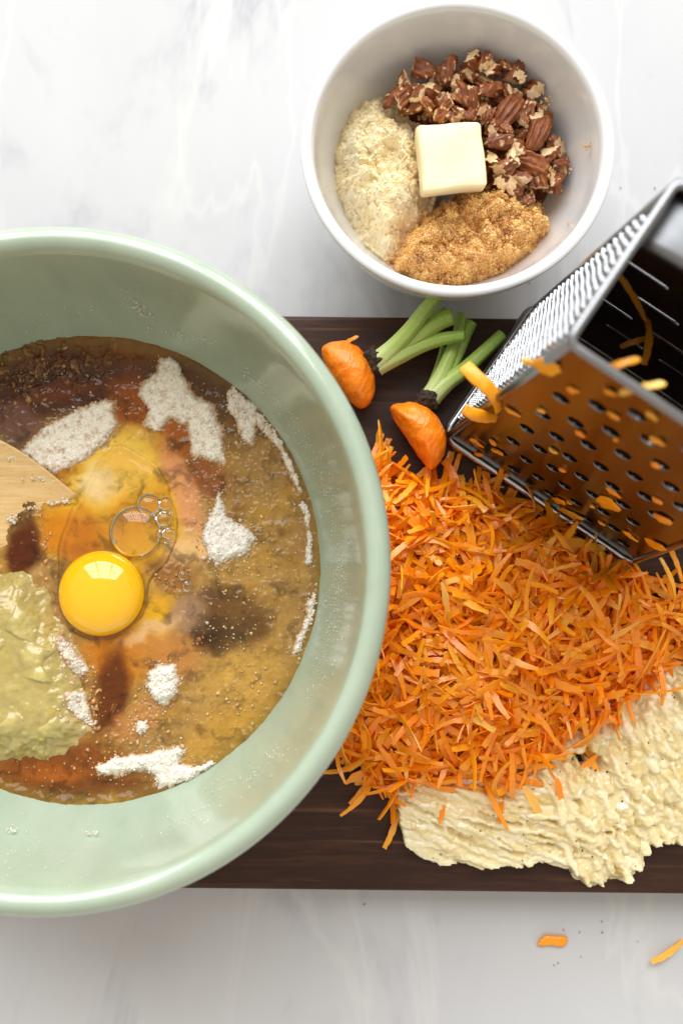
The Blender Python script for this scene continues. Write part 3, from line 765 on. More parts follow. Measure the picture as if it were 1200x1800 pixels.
# ================================================================== white bowl and its contents
WZ = 0.07; WC = P(804, 256, WZ)
w_out = [(2.6, 0), (3.0, 0.0), (3.15, 0.3), (4.4, 1.2), (5.6, 3.0), (6.18, 5.2), (6.4, 6.5), (6.46, 6.8), (6.42, 6.97), (6.25, 7.04), (6.05, 6.98), (5.93, 6.75)]
w_in = [(5.86, 6.3), (5.66, 5.0), (5.1, 3.2), (4.1, 1.8), (2.6, 1.05), (1.0, 0.82), (0, 0.8)]
prof = catmull(w_out + w_in, 5) * np.array([0.0102, 0.01]); prof = np.vstack([[0, 0.003], prof]); prof[-1, 0] = 0
V, F = lathe(prof, 144, 0.0, 0, 0.975)
tag(link('small_bowl', mesh_np('small_bowl', V, F, mats=[M['porcelain']]), None, (WC.x, WC.y, 0.0002)), 'small white porcelain bowl of topping ingredients on the marble', 'bowl')
win = catmull(w_in, 8) * np.array([0.0102, 0.01])
def wfloor(x, y):
    r = np.hypot(x - WC.x, (y - WC.y) / 0.975); return np.interp(r, win[::-1, 0], win[::-1, 1])

# almond flour
ZA = 0.036
poly_a = PP([(592, 192), (640, 160), (672, 152), (690, 172), (705, 195), (740, 215), (770, 300), (745, 380), (715, 395), (700, 430), (680, 436), (640, 408), (602, 362), (580, 335), (575, 290), (578, 235)], ZA)
def facet(x, y):
    u, v = proj(x, y, 0.045); u = u + 9 * fbm(x * 150, y * 150, 3, 145); v = v + 9 * fbm(x * 150, y * 150, 3, 146)
    return np.maximum(sstep(1.1, 0.85, np.hypot((u - 686) / 38, (v - 345) / 42)), sstep(1.1, 0.85, np.hypot((u - 640) / 36, (v - 235) / 32)))
def h_alm(x, y, sd):
    sdw = sd + 0.0022 * fbm(x * 160, y * 160, 4, 131)
    l = fbm(x * 70, y * 70, 3, 133); d, v = cells(x * 130, y * 130, 135)
    crk = np.abs(fbm(x * 75, y * 75, 3, 139))
    rg = 1 - 0.85 * facet(x, y)
    return sstep(-0.001, 0.014, sdw) ** 0.7 * (0.017 + 0.006 * l) + 0.003 * facet(x, y) + rg * 0.0045 * sstep(0.6, 0.1, d) * v + rg * 0.0044 * fbm(x * 240, y * 240, 4, 137, 0.6) - 0.0022 * sstep(0.035, 0.0, crk) + 0.0005 * fbm(x * 1000, y * 1000, 2, 138)
def zf_alm(x, y): return np.full(np.shape(x), 0.0255)
def in_bowl(x, y, z, h):
    r = np.hypot(x - WC.x, (y - WC.y) / 0.975); return np.where(r > np.interp(z + h, win[::-1, 1], win[::-1, 0]) + 0.0018, -1.0, h)
V, F, (x, y, hh, sd) = patch(poly_a, 0.0004, lambda x, y, sd: in_bowl(x, y, 0.0255, h_alm(x, y, sd)), zf_alm)
c = np.tile(np.array([253, 235, 190.]), (len(x), 1))
c += (np.array([254, 242, 210]) - c) * sstep(-0.2, 0.4, fbm(x * 110, y * 110, 4, 141))[:, None]
c += (np.array([238, 200, 130]) - c) * (sstep(0.15, 0.5, fbm(x * 420, y * 420, 4, 143)) * 0.6)[:, None]
ok = np.where(hh > 0.0015)[0]; k = rng.choice(ok, 3200); p = V[k].copy(); p[:, 2] += 0.0002
lv, lf = lumps(p, rng.gamma(1.4, 0.00012, 3200) + 0.00013, 0.35)
kc = np.repeat(lin(np.clip(np.array([253, 237, 196]) * rng.uniform(0.92, 1.04, (3200, 1)), 0, 255)), len(ico(1)[0]), 0)
V, F, Cc = join([(V, F), (lv, lf)], [lin(c), kc])
tag(link('almond_flour', mesh_np('almond_flour', V, F, Cc, mats=[M['almond']])), 'pale yellow heap of almond flour in the left half of the white bowl', 'almond flour')

# brown sugar
ZS = 0.04
poly_u = PP([(690, 452), (700, 402), (735, 372), (770, 350), (820, 325), (880, 314), (920, 322), (955, 346), (980, 366), (976, 402), (940, 442), (890, 470), (830, 493), (775, 497), (730, 482)], ZS)
def h_sug(x, y, sd):
    sdw = sd + 0.0025 * fbm(x * 170, y * 170, 3, 151)
    d, v = cells(x * 150, y * 150, 153); d2, v2 = cells(x * 330, y * 330, 155)
    return sstep(-0.001, 0.012, sdw) ** 0.7 * (0.019 + 0.006 * fbm(x * 75, y * 75, 3, 157)) + 0.0065 * sstep(0.75, 0.1, d) * v + 0.0042 * sstep(0.7, 0.1, d2) * v2 - 0.0015
def zf_sug(x, y): return np.full(np.shape(x), 0.0225)
V, F, (x, y, hh, sd) = patch(poly_u, 0.0004, lambda x, y, sd: in_bowl(x, y, 0.0225, h_sug(x, y, sd)), zf_sug)
c = np.tile(np.array([232, 176, 98.]), (len(x), 1)); c += (np.array([168, 104, 48]) - c) * sstep(0.1, 0.5, fbm(x * 130, y * 130, 4, 159))[:, None]
ok = np.where(hh > 0.0008)[0]; N = 14000; k = rng.choice(ok, N); p = V[k].copy() + rng.normal(0, 0.0004, (N, 3)); p[:, 2] += 0.0003
lv, lf = lumps(p, rng.uniform(0.0002, 0.0005, N), 0.15, (CUBE_V, CUBE_F))
cc = np.array([252, 204, 128]) * rng.uniform(0.88, 1.06, (N, 1)); dk = sstep(0.1, 0.5, fbm(p[:, 0] * 130, p[:, 1] * 130, 4, 159))[:, None]
cc = cc + (np.array([206, 140, 70]) - cc) * dk * 0.7
kc = np.repeat(lin(np.clip(cc, 0, 255)), 8, 0)
V, F, Cc = join([(V, F), (lv, lf)], [lin(c), kc])
me = mesh_np('brown_sugar', V, F, Cc, smooth=False, mats=[M['sugar']])
tag(link('brown_sugar', me), 'golden brown heap of moist sugar crystals at the front of the white bowl', 'brown sugar')

# pat of butter
zt = 0.0605; thick = 0.019
tc = [P(u, v, zt) for u, v in ((733, 219), (846, 214), (857, 326), (743, 338))]
bc_ = [P(u, v, zt - thick) for u, v in ((727, 224), (836, 219), (850, 336), (738, 349))]
ce = sum(tc, Vector()) / 4
bm = bmesh.new()
vs = [bm.verts.new(p - ce) for p in tc] + [bm.verts.new(Vector((p.x, p.y, zt - thick)) - ce) for p in bc_]
for f in ((3, 2, 1, 0), (4, 5, 6, 7), (0, 1, 5, 4), (1, 2, 6, 5), (2, 3, 7, 6), (3, 0, 4, 7)): bm.faces.new([vs[i] for i in f])
bmesh.ops.recalc_face_normals(bm, faces=list(bm.faces))
bmesh.ops.bevel(bm, geom=list(bm.edges), offset=0.0019, segments=4, affect='EDGES', profile=0.5)
bmesh.ops.triangulate(bm, faces=list(bm.faces)); bmesh.ops.subdivide_edges(bm, edges=list(bm.edges), cuts=5, use_grid_fill=True)
for v in bm.verts:
    v.co += Vector(mnoise.noise_vector(v.co * 90)) * 0.0008 + Vector(mnoise.noise_vector(v.co * 320)) * 0.00015
tag(link('butter_pat', bm_mesh('butter_pat', bm, [M['butter']]), None, ce), 'pale yellow square pat of butter on top of the heaps in the white bowl', 'butter')

# pecans
def make_pecan(seed, length=0.02, width=0.0095, high=0.0062, cuts=1):
    r_ = random.Random(seed)
    bm = bmesh.new(); bmesh.ops.create_icosphere(bm, subdivisions=4, radius=1.0)
    for v in bm.verts:
        a = v.co.copy(); lon = a.x
        ridge = 0.42 * math.cos(5 * a.y * 1.9 + 0.8 * mnoise.noise(a * 1.6)) * (1 - lon * lon) ** 0.4
        groove = -0.55 * math.exp(-(a.y / 0.16) ** 2) * (1 if a.z > 0 else 1.4)
        wr = 0.2 * mnoise.noise(Vector((a.x * 2.2, a.y * 5, a.z * 3)) + Vector((seed, 0, 0))) + 0.1 * mnoise.noise(Vector((a.x * 6, a.y * 13, a.z * 9)))
        k = 1 + wr
        v.co = Vector((a.x * length / 2 * k, a.y * width / 2 * k * (1 + 0.1 * a.x), (a.z * high / 2) * (1 + ridge + groove + wr) - 0.0016 * a.x * a.x))
    cap = []
    for c in range(cuts):
        nrm = Vector((r_.choice((-1, 1)) * r_.uniform(0.5, 1.0), r_.uniform(-0.6, 0.6), r_.uniform(-0.1, 0.6))).normalized() if c == 0 else Vector((r_.uniform(-0.5, 0.5), r_.choice((-1, 1)), r_.uniform(0.1, 0.8))).normalized()
        co = nrm * r_.uniform(0.05, 0.25) * width
        g = bmesh.ops.bisect_plane(bm, geom=list(bm.verts) + list(bm.edges) + list(bm.faces), plane_co=co, plane_no=nrm, clear_outer=True)
        ed = [e for e in g['geom_cut'] if isinstance(e, bmesh.types.BMEdge)]
        fl = bmesh.ops.holes_fill(bm, edges=ed, sides=0)['faces']
        for f in fl: f.material_index = 1
        tr = bmesh.ops.triangulate(bm, faces=fl)['faces']
        es = list({e for f in tr for e in f.edges if len({ff.material_index for ff in e.link_faces}) == 1})
        if es: bmesh.ops.subdivide_edges(bm, edges=es, cuts=3)
    bmesh.ops.triangulate(bm, faces=[f for f in bm.faces if len(f.verts) > 3])
    for v in bm.verts:
        if any(f.material_index == 1 for f in v.link_faces):
            v.co += Vector(mnoise.noise_vector(v.co * 420 + Vector((seed * 3, 0, 0)))) * 0.0007
    # ragged torn skin: flesh shows in patches
    for f in bm.faces:
        if f.material_index == 0:
            c = f.calc_center_median()
            if mnoise.noise(c * 420 + Vector((seed * 5.3, 1, 0))) > (0.42 if cuts else 0.75): f.material_index = 1
    ctr_ = sum((v.co for v in bm.verts), Vector()) / len(bm.verts)
    for v in bm.verts: v.co -= ctr_
    me = bm_mesh('pecan_piece', bm, [M['nut_skin'], M['nut_flesh']], True)
    return me
nut_half = [make_pecan(100 + i, 0.021, 0.0098, 0.008, 0) for i in range(3)]
nut_cut = [make_pecan(200 + i, 0.020, 0.0088, 0.0070, 1) for i in range(9)]
nut_bit = [make_pecan(300 + i, 0.018, 0.0092, 0.0070, 2) for i in range(9)]
NG = 'chopped pecans in the white bowl'
NL = 'broken brown pecan piece with cream flesh among the chopped nuts in the white bowl'
# u, v, kind (h half, c cut, b bit), yaw degrees, scale, height above the bowl floor line, label
nuts = [(893, 196, 'h', 62, 1.0, .050, 'long dark whole pecan half in the middle of the chopped nuts'), (928, 286, 'h', -22, 1.0, .045, 'smooth dark pecan half lying right of the butter above the sugar'),
        (945, 234, 'h', 70, .95, .047, 'broad ribbed pecan half at the right end of the chopped nuts'), (832, 106, 'c', -25, 1.05, .049, 'large tan pecan piece topmost of the nuts against the back wall'),
        (735, 120, 'c', -28, 1.0, .047, 'brown pecan stick at the upper left end of the nuts'), (885, 246, 'c', 15, 1.05, .050, 'cream-sided pecan piece touching the right side of the butter'),
        (884, 296, 'c', 20, .95, .048, 'pointed cream and brown pecan chip below the right side of the butter'), (862, 158, 'c', 30, 1.0, .050, 'reddish pecan chunk with a pale cut end near the top of the nuts')]
for (u, v, kd, yw, s, z) in [(700, 170, 'b', 50, 1.15, .045), (712, 150, 'c', 70, 1.0, .045), (748, 158, 'c', -30, 1.0, .047), (785, 120, 'b', 80, 1.0, .047), (775, 175, 'b', 10, .9, .046), (805, 160, 'c', -60, 1.0, .048), (790, 140, 'c', 5, .9, .044),
        (825, 165, 'c', -70, 1.0, .05), (868, 120, 'b', 20, 1.05, .049), (885, 115, 'b', -40, .8, .047), (902, 135, 'c', 55, .95, .047), (935, 160, 'c', -50, 1.05, .046), (920, 200, 'c', 60, .9, .046), (850, 195, 'b', 75, .9, .049), (870, 205, 'c', 80, .9, .047),
        (828, 202, 'b', 30, .85, .049), (800, 205, 'b', 0, .8, .047), (770, 205, 'b', 40, .75, .046), (755, 190, 'b', 120, .7, .045), (730, 185, 'b', 20, .8, .044), (955, 200, 'c', 95, .9, .043), (978, 262, 'b', -45, 1.0, .042), (985, 290, 'c', 80, .9, .041), (960, 272, 'b', 15, .9, .044),
        (908, 262, 'c', -10, .9, .047), (868, 280, 'b', -30, .75, .048), (905, 320, 'b', 12, 1.05, .045), (945, 320, 'c', -65, .9, .043), (965, 310, 'b', 30, .8, .041), (975, 330, 'c', 100, .8, .038), (930, 345, 'b', 60, .75, .04), (885, 320, 'c', 40, .8, .045), (870, 232, 'b', 100, .8, .049),
        (845, 140, 'b', 140, .85, .045), (815, 130, 'c', 160, .85, .044), (765, 140, 'c', 100, .9, .043), (725, 165, 'b', 200, .85, .041), (900, 170, 'b', 10, .9, .046), (880, 170, 'c', 120, .85, .045), (930, 230, 'b', 10, .9, .042), (840, 180, 'c', 45, .9, .045),
        (915, 240, 'b', 70, .8, .043), (950, 290, 'c', 45, .8, .041), (785, 190, 'c', 20, .8, .043), (860, 215, 'b', 20, .8, .044), (940, 255, 'c', -45, .8, .041), (715, 190, 'c', 0, .8, .04), (910, 305, 'c', 0, .8, .042)]:
    nuts.append((u, v, kd, yw, s, z, NL))
extra = list(nuts[8:])
for (u, v, kd, yw, s, z, lb) in extra[::2]:
    nuts.append((u + random.uniform(-15, 15), v + random.uniform(-12, 12), 'b' if kd == 'c' else 'c', random.uniform(0, 360), s * 0.75, z + 0.0035, NL))
cnt = {'h': 0, 'c': 0, 'b': 0}
for (u, v, kd, yw, s, z, lb) in nuts:
    pool = {'h': nut_half, 'c': nut_cut, 'b': nut_bit}[kd]; me = pool[cnt[kd] % len(pool)]; cnt[kd] += 1
    p = P(u, v, z - 0.002)
    tz = 8 if kd == 'h' else 52
    o = link('pecan_piece', me, None, p, (R(random.uniform(-tz, tz)), R(random.uniform(-tz, tz)), R(yw + random.uniform(-6, 6)))); o.scale = (s * 0.96,) * 3
    if lb == NL:
        zone = 'against the bowl back wall' if v < 145 else 'below the butter, by the brown sugar' if v > 300 else 'at the right end of the heap' if u > 925 else 'beside the almond flour' if u < 765 else 'behind the butter' if u < 850 else 'in the middle of the heap'
        lb = {'c': 'brown ridged', 'b': 'cream and brown'}[kd] + ' pecan piece ' + zone
    tag(o, lb, 'pecan', NG)
# heap of small nut crumbs that carries the pieces
poly_n = PP([(690, 180), (720, 130), (800, 100), (880, 115), (950, 165), (990, 250), (985, 330), (930, 350), (860, 330), (840, 230), (760, 215)], 0.036)
V, F, (x, y, hh, sd) = patch(poly_n, 0.0007, lambda x, y, sd: in_bowl(x, y, 0.021, sstep(-0.001, 0.014, sd) * 0.016 + 0.003 * fbm(x * 160, y * 160, 4, 171) * sstep(0, 0.006, sd)), lambda x, y: np.full(np.shape(x), 0.021))
ok = np.where(hh > 0.003)[0]; k = rng.choice(ok, 500); p = V[k].copy(); p[:, 2] += 0.0006
lv, lf = lumps(p, rng.uniform(0.0006, 0.002, 500), 0.4)
pal = np.array([(150, 86, 48), (120, 64, 36), (226, 196, 148), (206, 166, 110)]); kc = np.repeat(lin(pal[rng.integers(0, 4, 500)]), len(ico(1)[0]), 0)
V, F, Cc = join([(V, F), (lv, lf)], [np.tile(lin((112, 62, 36)), (len(x), 1)), kc])
tag(link('pecan_crumbs', mesh_np('pecan_crumbs', V, F, Cc, smooth=False, mats=[M['almond']])), 'fine pecan crumbs filling the gaps under the chopped nuts', 'nut crumbs', kind='stuff')
# sugar crumbs stuck to the bowl wall and dropped beside
pts = [P(u, v, z) for u, v, z in ((1032, 258, .058), (1036, 255, .0585), (1029, 261, .0575), (998, 394, .05), (1003, 300, .05), (968, 444, .05), (955, 190, .047), (958, 176, .0475), (962, 186, .047), (950, 180, .047), (966, 178, .048), (972, 300, .046), (968, 308, .046), (968, 296, .0465))]
pts = [p for p in pts]; allp = []; sz = []
for p in pts:
    for _ in range(5): allp.append((p.x + random.gauss(0, .0006), p.y + random.gauss(0, .0006), p.z + random.gauss(0, .0003))); sz.append(random.uniform(.0003, .0006))
V, F = lumps(allp, sz, 0.15, (CUBE_V, CUBE_F))
tag(link('sugar_crumbs', mesh_np('sugar_crumbs', V, F, np.tile(lin((214, 164, 92)), (len(V), 1)), smooth=False, mats=[M['sugar']])), 'loose sugar crumbs stuck to nuts and wall of the white bowl', 'sugar crumbs', kind='stuff')

# ================================================================== grater
GZ0, GH, TF = ZB, 0.20, 0.755
A0, B0, C0 = P(785, 768, ZB), P(915, 530, ZB), P(1110, 987, ZB)
e1 = (C0 - A0).normalized(); e2 = Vector((-e1.y, e1.x, 0)); W1 = (C0 - A0).length; W2 = (B0 - A0).dot(e2)
gc = A0 + e1 * W1 / 2 + e2 * W2 / 2
grater = empty('box_grater', (gc.x, gc.y, ZB), 'upright stainless steel box grater with carrot stuck to its holes', 'grater')
grater.rotation_euler = (0, 0, math.atan2(e1.y, e1.x))
HZ0 = 0.007                                    # panels start above the base wire
def quad_at(z): f = 1 - (1 - TF) * z / GH; return W1 / 2 * f, W2 / 2 * f
class Panel:
    """one flat inclined side: side 0 coarse (front), 1 right, 2 slicing (back), 3 fine (left)"""
    def __init__(s, side):
        def corner(z):
            a, b = quad_at(z); return [Vector((-a, -b, z)), Vector((a, -b, z)), Vector((a, b, z)), Vector((-a, b, z))]
        c0, c1 = corner(HZ0), corner(GH); i, j = side, (side + 1) % 4
        s.o = (c0[i] + c0[j]) / 2; s.x = (c0[j] - c0[i]).normalized(); s.w0 = (c0[j] - c0[i]).length / 2; s.w1 = (c1[j] - c1[i]).length / 2
        d = (c1[i] + c1[j]) / 2 - s.o; s.h = d.length; s.y = d.normalized(); s.n = s.x.cross(s.y)
    def w(s, h): return s.w0 + (s.w1 - s.w0) * h / s.h
    def at(s, a, h, off=0.0): return s.o + s.x * a + s.y * h + s.n * off
    def mat(s, a, h, off=0.0):
        m = Matrix((s.x, s.y, s.n)).transposed().to_4x4(); m.translation = s.at(a, h, off); return m
def panel_mesh(name, pn, holes, mat, th=0.0007):
    pts = [Vector((-pn.w0, 0)), Vector((pn.w0, 0)), Vector((pn.w1, pn.h)), Vector((-pn.w1, pn.h))]; edges = [(0, 1), (1, 2), (2, 3), (3, 0)]
    for hp in holes:
        s = len(pts); pts += [Vector(p) for p in hp]; edges += [(s + k, s + (k + 1) % len(hp)) for k in range(len(hp))]
    vo, eo, fo, *_ = delaunay_2d_cdt(pts, edges, [], 1, 1e-7)
    def inh(c):
        for hp in holes:
            if abs(c[0] - hp[0][0]) > 0.02 or abs(c[1] - hp[0][1]) > 0.02: continue
            ins = False
            for k in range(len(hp)):
                (ax, ay), (bx, by) = hp[k], hp[(k + 1) % len(hp)]
                if (ay > c[1]) != (by > c[1]) and c[0] < (bx - ax) * (c[1] - ay) / (by - ay) + ax: ins = not ins
            if ins: return True
        return False
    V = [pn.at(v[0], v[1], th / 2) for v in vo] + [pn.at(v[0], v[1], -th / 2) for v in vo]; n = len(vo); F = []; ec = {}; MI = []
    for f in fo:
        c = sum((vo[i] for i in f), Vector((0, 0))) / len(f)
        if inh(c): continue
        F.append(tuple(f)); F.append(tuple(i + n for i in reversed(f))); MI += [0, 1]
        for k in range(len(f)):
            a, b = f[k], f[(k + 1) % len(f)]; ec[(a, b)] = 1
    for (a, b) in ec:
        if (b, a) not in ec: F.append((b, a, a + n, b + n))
    me = pyd(name, V, F, [mat, M['steel_inside_shaded']], False)  # inner faces: rougher steel, darkened to stand for shade inside the grater
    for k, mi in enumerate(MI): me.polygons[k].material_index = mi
    return me
# coarse panel: drop-shaped holes in staggered rows, each with a raised cutting lip
pc = Panel(0)
def drop(cx, cy, r=0.0027):
    o = []
    for k in range(18):
        t = 2 * math.pi * k / 18; x_ = r * 1.15 * math.cos(t); y_ = r * (1.55 * math.sin(t))
        if y_ > 0: y_ *= 0.75; x_ *= 1.0 - 0.1 * y_ / r
        o.append((cx + x_, cy + y_))
    return o
hol = []; row = 0; hh_ = 0.018
while hh_ < pc.h - 0.016:
    wv_ = pc.w(hh_) - 0.011; a = -0.0564 + (0.0094 if row % 2 else 0.0)
    while a < 0.06:
        if abs(a) < wv_: hol.append((a, hh_))
        a += 0.0188
    row += 1; hh_ += 0.0142
link('coarse_panel', panel_mesh('coarse_panel', pc, [drop(a, h) for a, h in hol], M['steel_smear']), grater); cpanel = bpy.data.objects['coarse_panel']
def lip_mesh():
    V = []; F = []; n = 14; m = 5; r = 0.0028
    for j in range(m):
        t = j / (m - 1)
        for k in range(n + 1):
            a = math.pi + math.pi * k / n
            x_ = r * 1.15 * math.cos(a); y_ = r * 1.55 * math.sin(a)
            bul = math.sin(-a) if False else abs(math.sin(a)) ** 0.7
            out = 0.0005 * math.sin(t * math.pi / 2) * bul; inn = 1; foot = 1.12 - 0.13 * min(1, t * 1.6)
            V.append((x_ * foot, y_ * foot, 0.0003 + out))
    for j in range(m - 1):
        for k in range(n): F.append((j * (n + 1) + k, j * (n + 1) + k + 1, (j + 1) * (n + 1) + k + 1, (j + 1) * (n + 1) + k))
    N = len(V); V += [(x_, y_ * 0.97, z_ - 0.0005) for x_, y_, z_ in V]; F += [tuple(i + N for i in reversed(f)) for f in F]
    for k in range(n): a = (m - 1) * (n + 1) + k; F.append((a, a + 1, a + 1 + N, a + N))
    return pyd('tooth', V, F, [M['steel']])
lip = lip_mesh()
for a, h in hol:
    o = link('tooth', lip, cpanel); o.matrix_local = pc.mat(a, h)
# fine panel: plain sheet with thousands of punched burrs
pf = Panel(3)
fine = link('fine_panel', panel_mesh('fine_panel', pf, [], M['steel_shaded']), grater)  # sheet colour darkened to paint the shade and dark reflections between burrs
V = []; F = []
TM = []
bur = [(math.cos(k * math.pi / 3), math.sin(k * math.pi / 3)) for k in range(6)]
row = 0; h = 0.008
while h < pf.h - 0.013:
    wv_ = pf.w(h) - 0.0055; a = -0.05 + (0.00155 if row % 2 else 0)
    while a < 0.05:
        if abs(a) < wv_:
            s = len(V); r = 0.00112; jx, jy = random.uniform(-.00005, .00005), random.uniform(-.00005, .00005)
            for (rr_, zz_) in ((1.0, 0.0003), (0.82, 0.0013), (0.56, 0.0019), (0.4, 0.0003)):
                for k, (cx_, cy_) in enumerate(bur):
                    jj = random.uniform(0.95, 1.06) if zz_ > 0.001 else 1
                    V.append(pf.at(a + jx + r * rr_ * cx_, h + jy + 0.0006 * math.sin(a * 420) + r * rr_ * cy_, zz_ * jj))
            for j in range(3):
                for k in range(6): F.append((s + j * 6 + k, s + j * 6 + (k + 1) % 6, s + (j + 1) * 6 + (k + 1) % 6, s + (j + 1) * 6 + k)); TM.append(1 if j == 2 else 0)
            F.append(tuple(s + 18 + k for k in range(6))); TM.append(1)  # burr holes closed with dark caps, painting the unlit interior behind them
        a += 0.0031
    row += 1; h += 0.0033
fm = pyd('fine_teeth', V, F, [M['steel_teeth'], M['steel_shaded']], False); fm.polygons.foreach_set('material_index', np.array(TM, np.int32))
bo = link('fine_teeth', fm, fine); bo['kind'] = 'stuff'
# slicing panel at the back and a side panel
ps = Panel(2); sl = []
for j, h in enumerate((0.04, 0.066, 0.092, 0.118)):
    for a in ((-0.026, 0.0, 0.026) if j % 2 else (-0.013, 0.013)):
        sl.append((a, h))
def slot(a, h): return [(a - 0.0085, h - 0.0014), (a + 0.0085, h - 0.0014), (a + 0.0095, h), (a + 0.0085, h + 0.0014), (a - 0.0085, h + 0.0014), (a - 0.0095, h)]
slp = link('slicing_panel', panel_mesh('slicing_panel', ps, [slot(a, h) for a, h in sl], M['steel']), grater)
for a, h in sl:
    V = []; 
    for i in range(2):
        for k in range(9):
            x_ = -0.0085 + 0.017 * k / 8; y_ = (0.0018 if i == 0 else -0.0008); z_ = 0.0004 if i == 0 else 0.0026 * math.sin(math.pi * k / 8) ** 0.5
            V.append((x_, y_, z_))
    V += [(x_, y_, z_ + 0.0006) for x_, y_, z_ in V]
    F = [(k, k + 1, k + 10, k + 9) for k in range(8)] + [(18 + k + 9, 18 + k + 10, 18 + k + 1, 18 + k) for k in range(8)] + [(9 + k, 10 + k, 28 + k, 27 + k) for k in range(8)]
    o = link('slicing_blade', pyd('slicing_blade', V, F, [M['steel_bright']]), slp); o.matrix_local = ps.mat(a, h)
link('side_panel', panel_mesh('side_panel', Panel(1), [], M['steel']), grater)
# folded corners, top rim, base wire, handle plate
for k in range(4):
    sx, sy = ((-1, -1), (1, -1), (1, 1), (-1, 1))[k]
    a0, b0 = quad_at(HZ0); a1, b1 = quad_at(GH)
    V, F = tube([(sx * a0, sy * b0, HZ0), (sx * a1, sy * b1, GH)], 0.0016, 12)
    link('corner_fold', pyd('corner_fold', V, F, [M['steel']]), grater)
def rrect(a, b, r, z, n=6):
    o = []
    for (sx, sy, s0) in ((1, 1, 0), (-1, 1, 90), (-1, -1, 180), (1, -1, 270)):
        for k in range(n + 1):
            t = R(s0 + 90 * k / n); o.append((sx * (a - r) + r * math.cos(t), sy * (b - r) + r * math.sin(t), z))
    return o
a, b = quad_at(GH)
V, F = tube(rrect(a + 0.0006, b + 0.0006, 0.003, GH), 0.0015, 12, True)
link('top_rim', pyd('top_rim', V, F, [M['steel']]), grater)
a, b = quad_at(0)
V, F = tube(rrect(a + 0.0012, b + 0.0012, 0.006, 0.0028), 0.0023, 12, True)
link('base_wire', pyd('base_wire', V, F, [M['steel_bright']]), grater)
# handle: a broad bent steel strap over the back part of the opening
a, b = quad_at(GH); prof_h = [(-a + 0.001, -0.001), (-a * 0.8, 0.006), (-a * 0.4, 0.011), (0, 0.0125), (a * 0.4, 0.011), (a * 0.8, 0.006), (a - 0.001, -0.001)]
pr = catmull(prof_h, 6); y0_, y1_ = b * 0.30, b * 0.98; sec = [(y0_, -0.003), (y0_ + 0.0006, -0.0005), (y0_ + 0.003, 0.0), (y1_ - 0.003, 0.0), (y1_ - 0.0006, -0.0005), (y1_, -0.003), (y1_ - 0.001, -0.0035), (y1_ - 0.0035, -0.0012), (y0_ + 0.0035, -0.0012), (y0_ + 0.001, -0.0035)]
V = []; F = []; ns = len(sec)
for (x_, z_) in pr:
    for (y_, dz) in sec: V.append((x_, y_, GH - 0.004 + z_ * 0.35 + dz))
for i in range(len(pr) - 1):
    for k in range(ns): F.append((i * ns + k, i * ns + (k + 1) % ns, (i + 1) * ns + (k + 1) % ns, (i + 1) * ns + k))
F.append(tuple(range(ns))); F.append(tuple((len(pr) - 1) * ns + k for k in reversed(range(ns))))
link('handle', pyd('handle', V, F, [M['steel_handle']]), grater)
g_inv = Matrix.Translation(grater.location) @ Matrix.Rotation(grater.rotation_euler[2], 4, 'Z')
def on_panel(pn, u, v, off=0.0005):
    o = g_inv @ pn.at(0, 0, off); nrm = g_inv.to_3x3() @ pn.n
    c = Vector((0, 0, CAM_H)); d = ray(u, v); t = (o - c).dot(nrm) / d.dot(nrm); return c + d * t

# ================================================================== grated carrot
def shred_mesh(seed, L, W, T=0.0011):
    r_ = random.Random(seed); n = max(9, int(L / 0.0014)); V = []; F = []
    curl = r_.uniform(-1, 1) * 58; side = r_.uniform(-1, 1) * 30; tw = r_.uniform(-1, 1) * 95; gut = r_.uniform(0.0, 0.3)
    p = Vector((0, 0, 0)); ang = 0.0; yaw = 0.0; k0, k1 = r_.uniform(0.05, 0.3), r_.uniform(0.08, 0.4); e0, e1_ = r_.uniform(0.35, 1.0), r_.uniform(0.15, 0.95)
    ds = L / n
    for i in range(n + 1):
        t = i / n
        w = W * (0.82 + 0.28 * mnoise.noise(Vector((seed, t * 5, 0))))
        if t < k0: w *= e0 + (1 - e0) * t / k0
        if t > 1 - k1: w *= e1_ + (1 - e1_) * (1 - t) / k1
        wl = w / 2 * (1 + r_.uniform(-0.18, 0.14)); wr = w / 2 * (1 + r_.uniform(-0.18, 0.14))
        th_ = T * (0.75 + 0.4 * mnoise.noise(Vector((seed, 9, t * 6)))) * (0.55 if i in (0, n) else 1)
        a = R(tw) * (t - 0.5); d = Vector((math.cos(ang) * math.cos(yaw), math.sin(yaw), math.sin(ang)))
        y_ = Vector((-math.sin(yaw), math.cos(yaw), 0)); z_ = d.cross(y_); y2 = y_ * math.cos(a) + z_ * math.sin(a); z2 = z_ * math.cos(a) - y_ * math.sin(a)
        g = gut * w * 0.5
        for (yy, zz) in ((-wl, th_ * 0.35 + g), (0, th_ * 0.6), (wr, th_ * 0.35 + g), (wr, -th_ * 0.35 + g), (0, -th_ * 0.5), (-wl, -th_ * 0.35 + g)):
            V.append(p + y2 * yy + z2 * zz)
        p = p + d * ds; ang += curl * ds * (0.6 + 0.8 * t); yaw += side * ds
    for i in range(n):
        for k in range(6): F.append((i * 6 + k, i * 6 + (k + 1) % 6, (i + 1) * 6 + (k + 1) % 6, (i + 1) * 6 + k))
    F.append((5, 4, 1, 0)); F.append((4, 3, 2, 1)); e = n * 6; F.append((e, e + 1, e + 4, e + 5)); F.append((e + 1, e + 2, e + 3, e + 4))
    c = sum(V, Vector()) / len(V); V = [v - c for v in V]
    return V, F
SH = []
for i in range(44):
    L = random.choice((0.012, 0.018, 0.024, 0.030, 0.036, 0.042)) * random.uniform(0.85, 1.15); W = random.choice((random.uniform(0.0020, 0.0036), random.uniform(0.0030, 0.0046)))
    SH.append(shred_mesh(i + 1, L, W, random.uniform(0.0008, 0.0013)))
